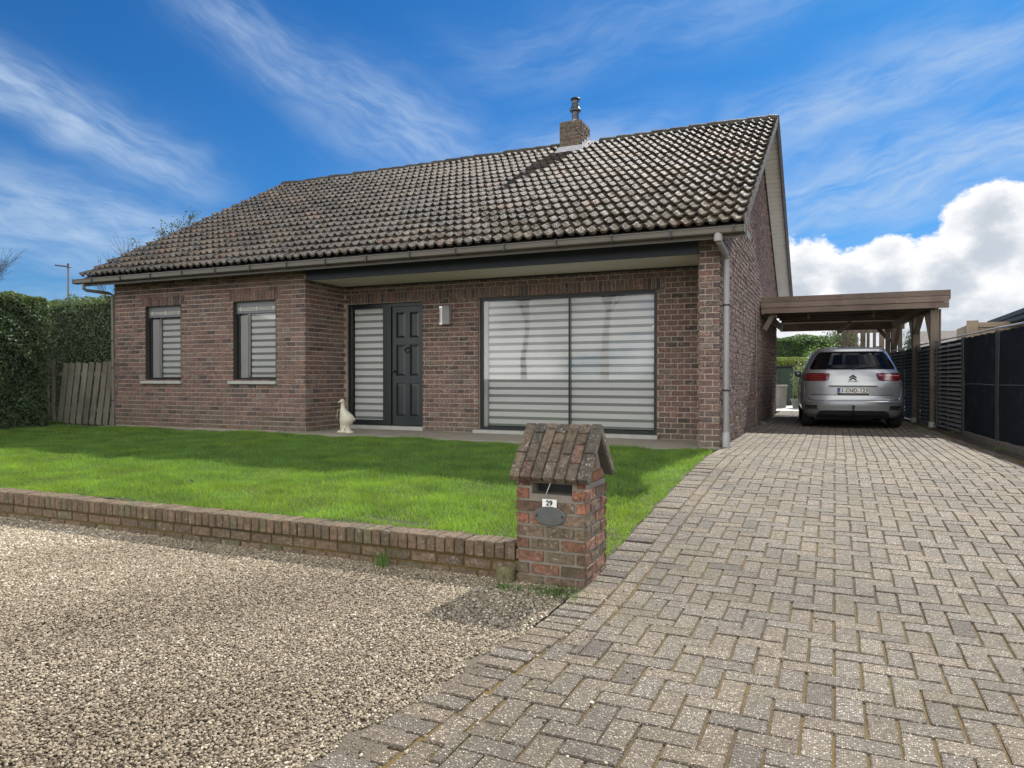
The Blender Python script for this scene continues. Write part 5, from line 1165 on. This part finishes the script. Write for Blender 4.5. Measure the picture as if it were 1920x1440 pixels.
def pot(name,label,x,y,r0,r1,h,matn,rim=.03):
    T=empty(name,(x,y,0),label,'planter'); m=MB(); lathe(m,(x,y,0),[(r0,0),(r1,h-.07),(r1-.0,h-.07)],18); m.build('pot',matn,T,smooth=False)
    m=MB(); lathe(m,(x,y,h-.07),[(r1+.005,0),(r1+rim,.005),(r1+rim,.065),(r1-.02,.07),(r1-.03,.04)],18); m.build('rim',matn,T)
    return T
pot('tall_planter','tall grey planter standing left of the small pot on the terrace',-.13,14.6,.16,.19,.74,'grey_plastic'); pot('flower_pot','small grey flower pot under the variegated bush',.36,14.55,.13,.175,.30,'grey_plastic')
GB=empty('garden_cupboard',(-.3,17,0),'dark green garden cupboard behind the tall planter','cupboard'); m=MB(); cbox(m,(-.75,16.8,0),(.12,17.3,1.35),.02); m.build('cabinet','green_plastic',GB); m=MB(); cbox(m,(-.79,16.75,1.35),(.16,17.35,1.40),.01); m.build('lid','black',GB)
for k in range(2): m=MB(); cbox(m,(-.73+.42*k,16.785,.05),(-.33+.42*k,16.799,1.3),.004); m.build('door','green_plastic',GB)
SC=empty('timber_screen',(2.3,13.4,0),'timber board screen standing behind the parked car','screen')
for i in range(9):
    x=1.66+i*.165; m=MB(); wd=.14 if i%3==0 else .085; k=rnd.uniform(.8,1.25); cbox(m,(x,13.35,0),(x+wd,13.38,2.9),.004,(k,k,k)); m.build('board','wood_z',SC)
for z in (.5,1.52,2.3): m=MB(); cbox(m,(1.6,13.381,z),(3.15,13.42,z+.09),.004); m.build('rail','wood_x',SC)
bush('hanging_plant','grey green spiky plant hanging on the timber screen',2.45,13.2,1.55,.26,.10,.30,700,(.12,.16,.09),(.42,.46,.34),(.04,.10),stems=3,cat='plant')
for (x,l) in ((1.93,'left'),(2.04,'right')):
    m=MB(); lathe(m,(x,13.36,1.61),[(.03,0),(.035,.05),(.015,.09),(.012,.14),(.004,.16)],10); tag(m.build('bottle','white_board'),f'{l} of two small pale bottles on the rail of the timber screen','bottle','small bottles on the screen rail')
branchy('tree','tree with ivy covered trunk behind the timber screen',1.72,15.2,2.3,61,(0,0),.3,2,.08,.7,n0=3,matn='pale_bark',leaf={'n':900,'s':(.05,.09),'c1':(.03,.05,.02),'c2':(.08,.12,.05),'sp':.22})
bush('conifer','dark conifer behind the rear right carport post',3.55,14.2,-.05,.42,.4,2.75,6500,(.02,.035,.02),(.07,.10,.05),(.03,.07),cat='tree')
# sheds and roofs over the fence
S1=empty('brown_roofed_shed',(6,21,0),'low outbuilding with brown tiled roof beyond the black fence','shed')
m=MB(); box(m,(4.4,18.5,0),(8.2,23,1.9),(.25,.2,.16)); m.build('wall','render_wall',S1)
m=MB(); m.add([(4.1,18.2,1.85),(8.5,18.2,1.85),(8.5,20.75,2.72),(4.1,20.75,2.72),(8.5,23.3,1.85),(4.1,23.3,1.85)],[(0,1,2,3),(3,2,4,5),(1,4,2),(5,0,3)],(.15,.13,.11)); m.build('roof','far_roof',S1)
S2=empty('timber_shed',(5.4,14.3,0),'pale timber shed top showing above the fence beside the dark flat roof','shed')
m=MB(); cbox(m,(4.95,14,0),(6.4,16,2.50),.01); m.build('wall','pale_wood',S2); 
for (a,b,z0,z1,dy) in ((4.93,5.22,1.5,2.62,-.06),(5.22,6.4,2.42,2.56,-.04),(5.02,5.08,1.5,2.45,-.09)):
    m=MB(); cbox(m,(a,14+dy,z0),(b,14.0-.001+dy*.2,z1),.006); m.build('board','pale_wood',S2)
S3=empty('dark_garage',(7.5,12.5,0),'anthracite garage with flat overhanging roof beyond the fence','garage')
m=MB(); box(m,(6.2,9.,0),(9.5,16.8,2.52),(.10,.10,.11)); m.build('wall','render_wall',S3)
m=MB(); cbox(m,(5.98,8.7,2.53),(9.8,17.0,2.66),.01); cbox(m,(5.93,8.65,2.662),(9.85,17.05,2.79),.01); m.build('roof','dark_roof',S3)
branchy('bare_tree','bare bushy tree above the brown roofed shed',7.2,30,3.0,71,(0,0),.7,4,.05,.2,twig=.010,n0=5,matn='pale_bark')
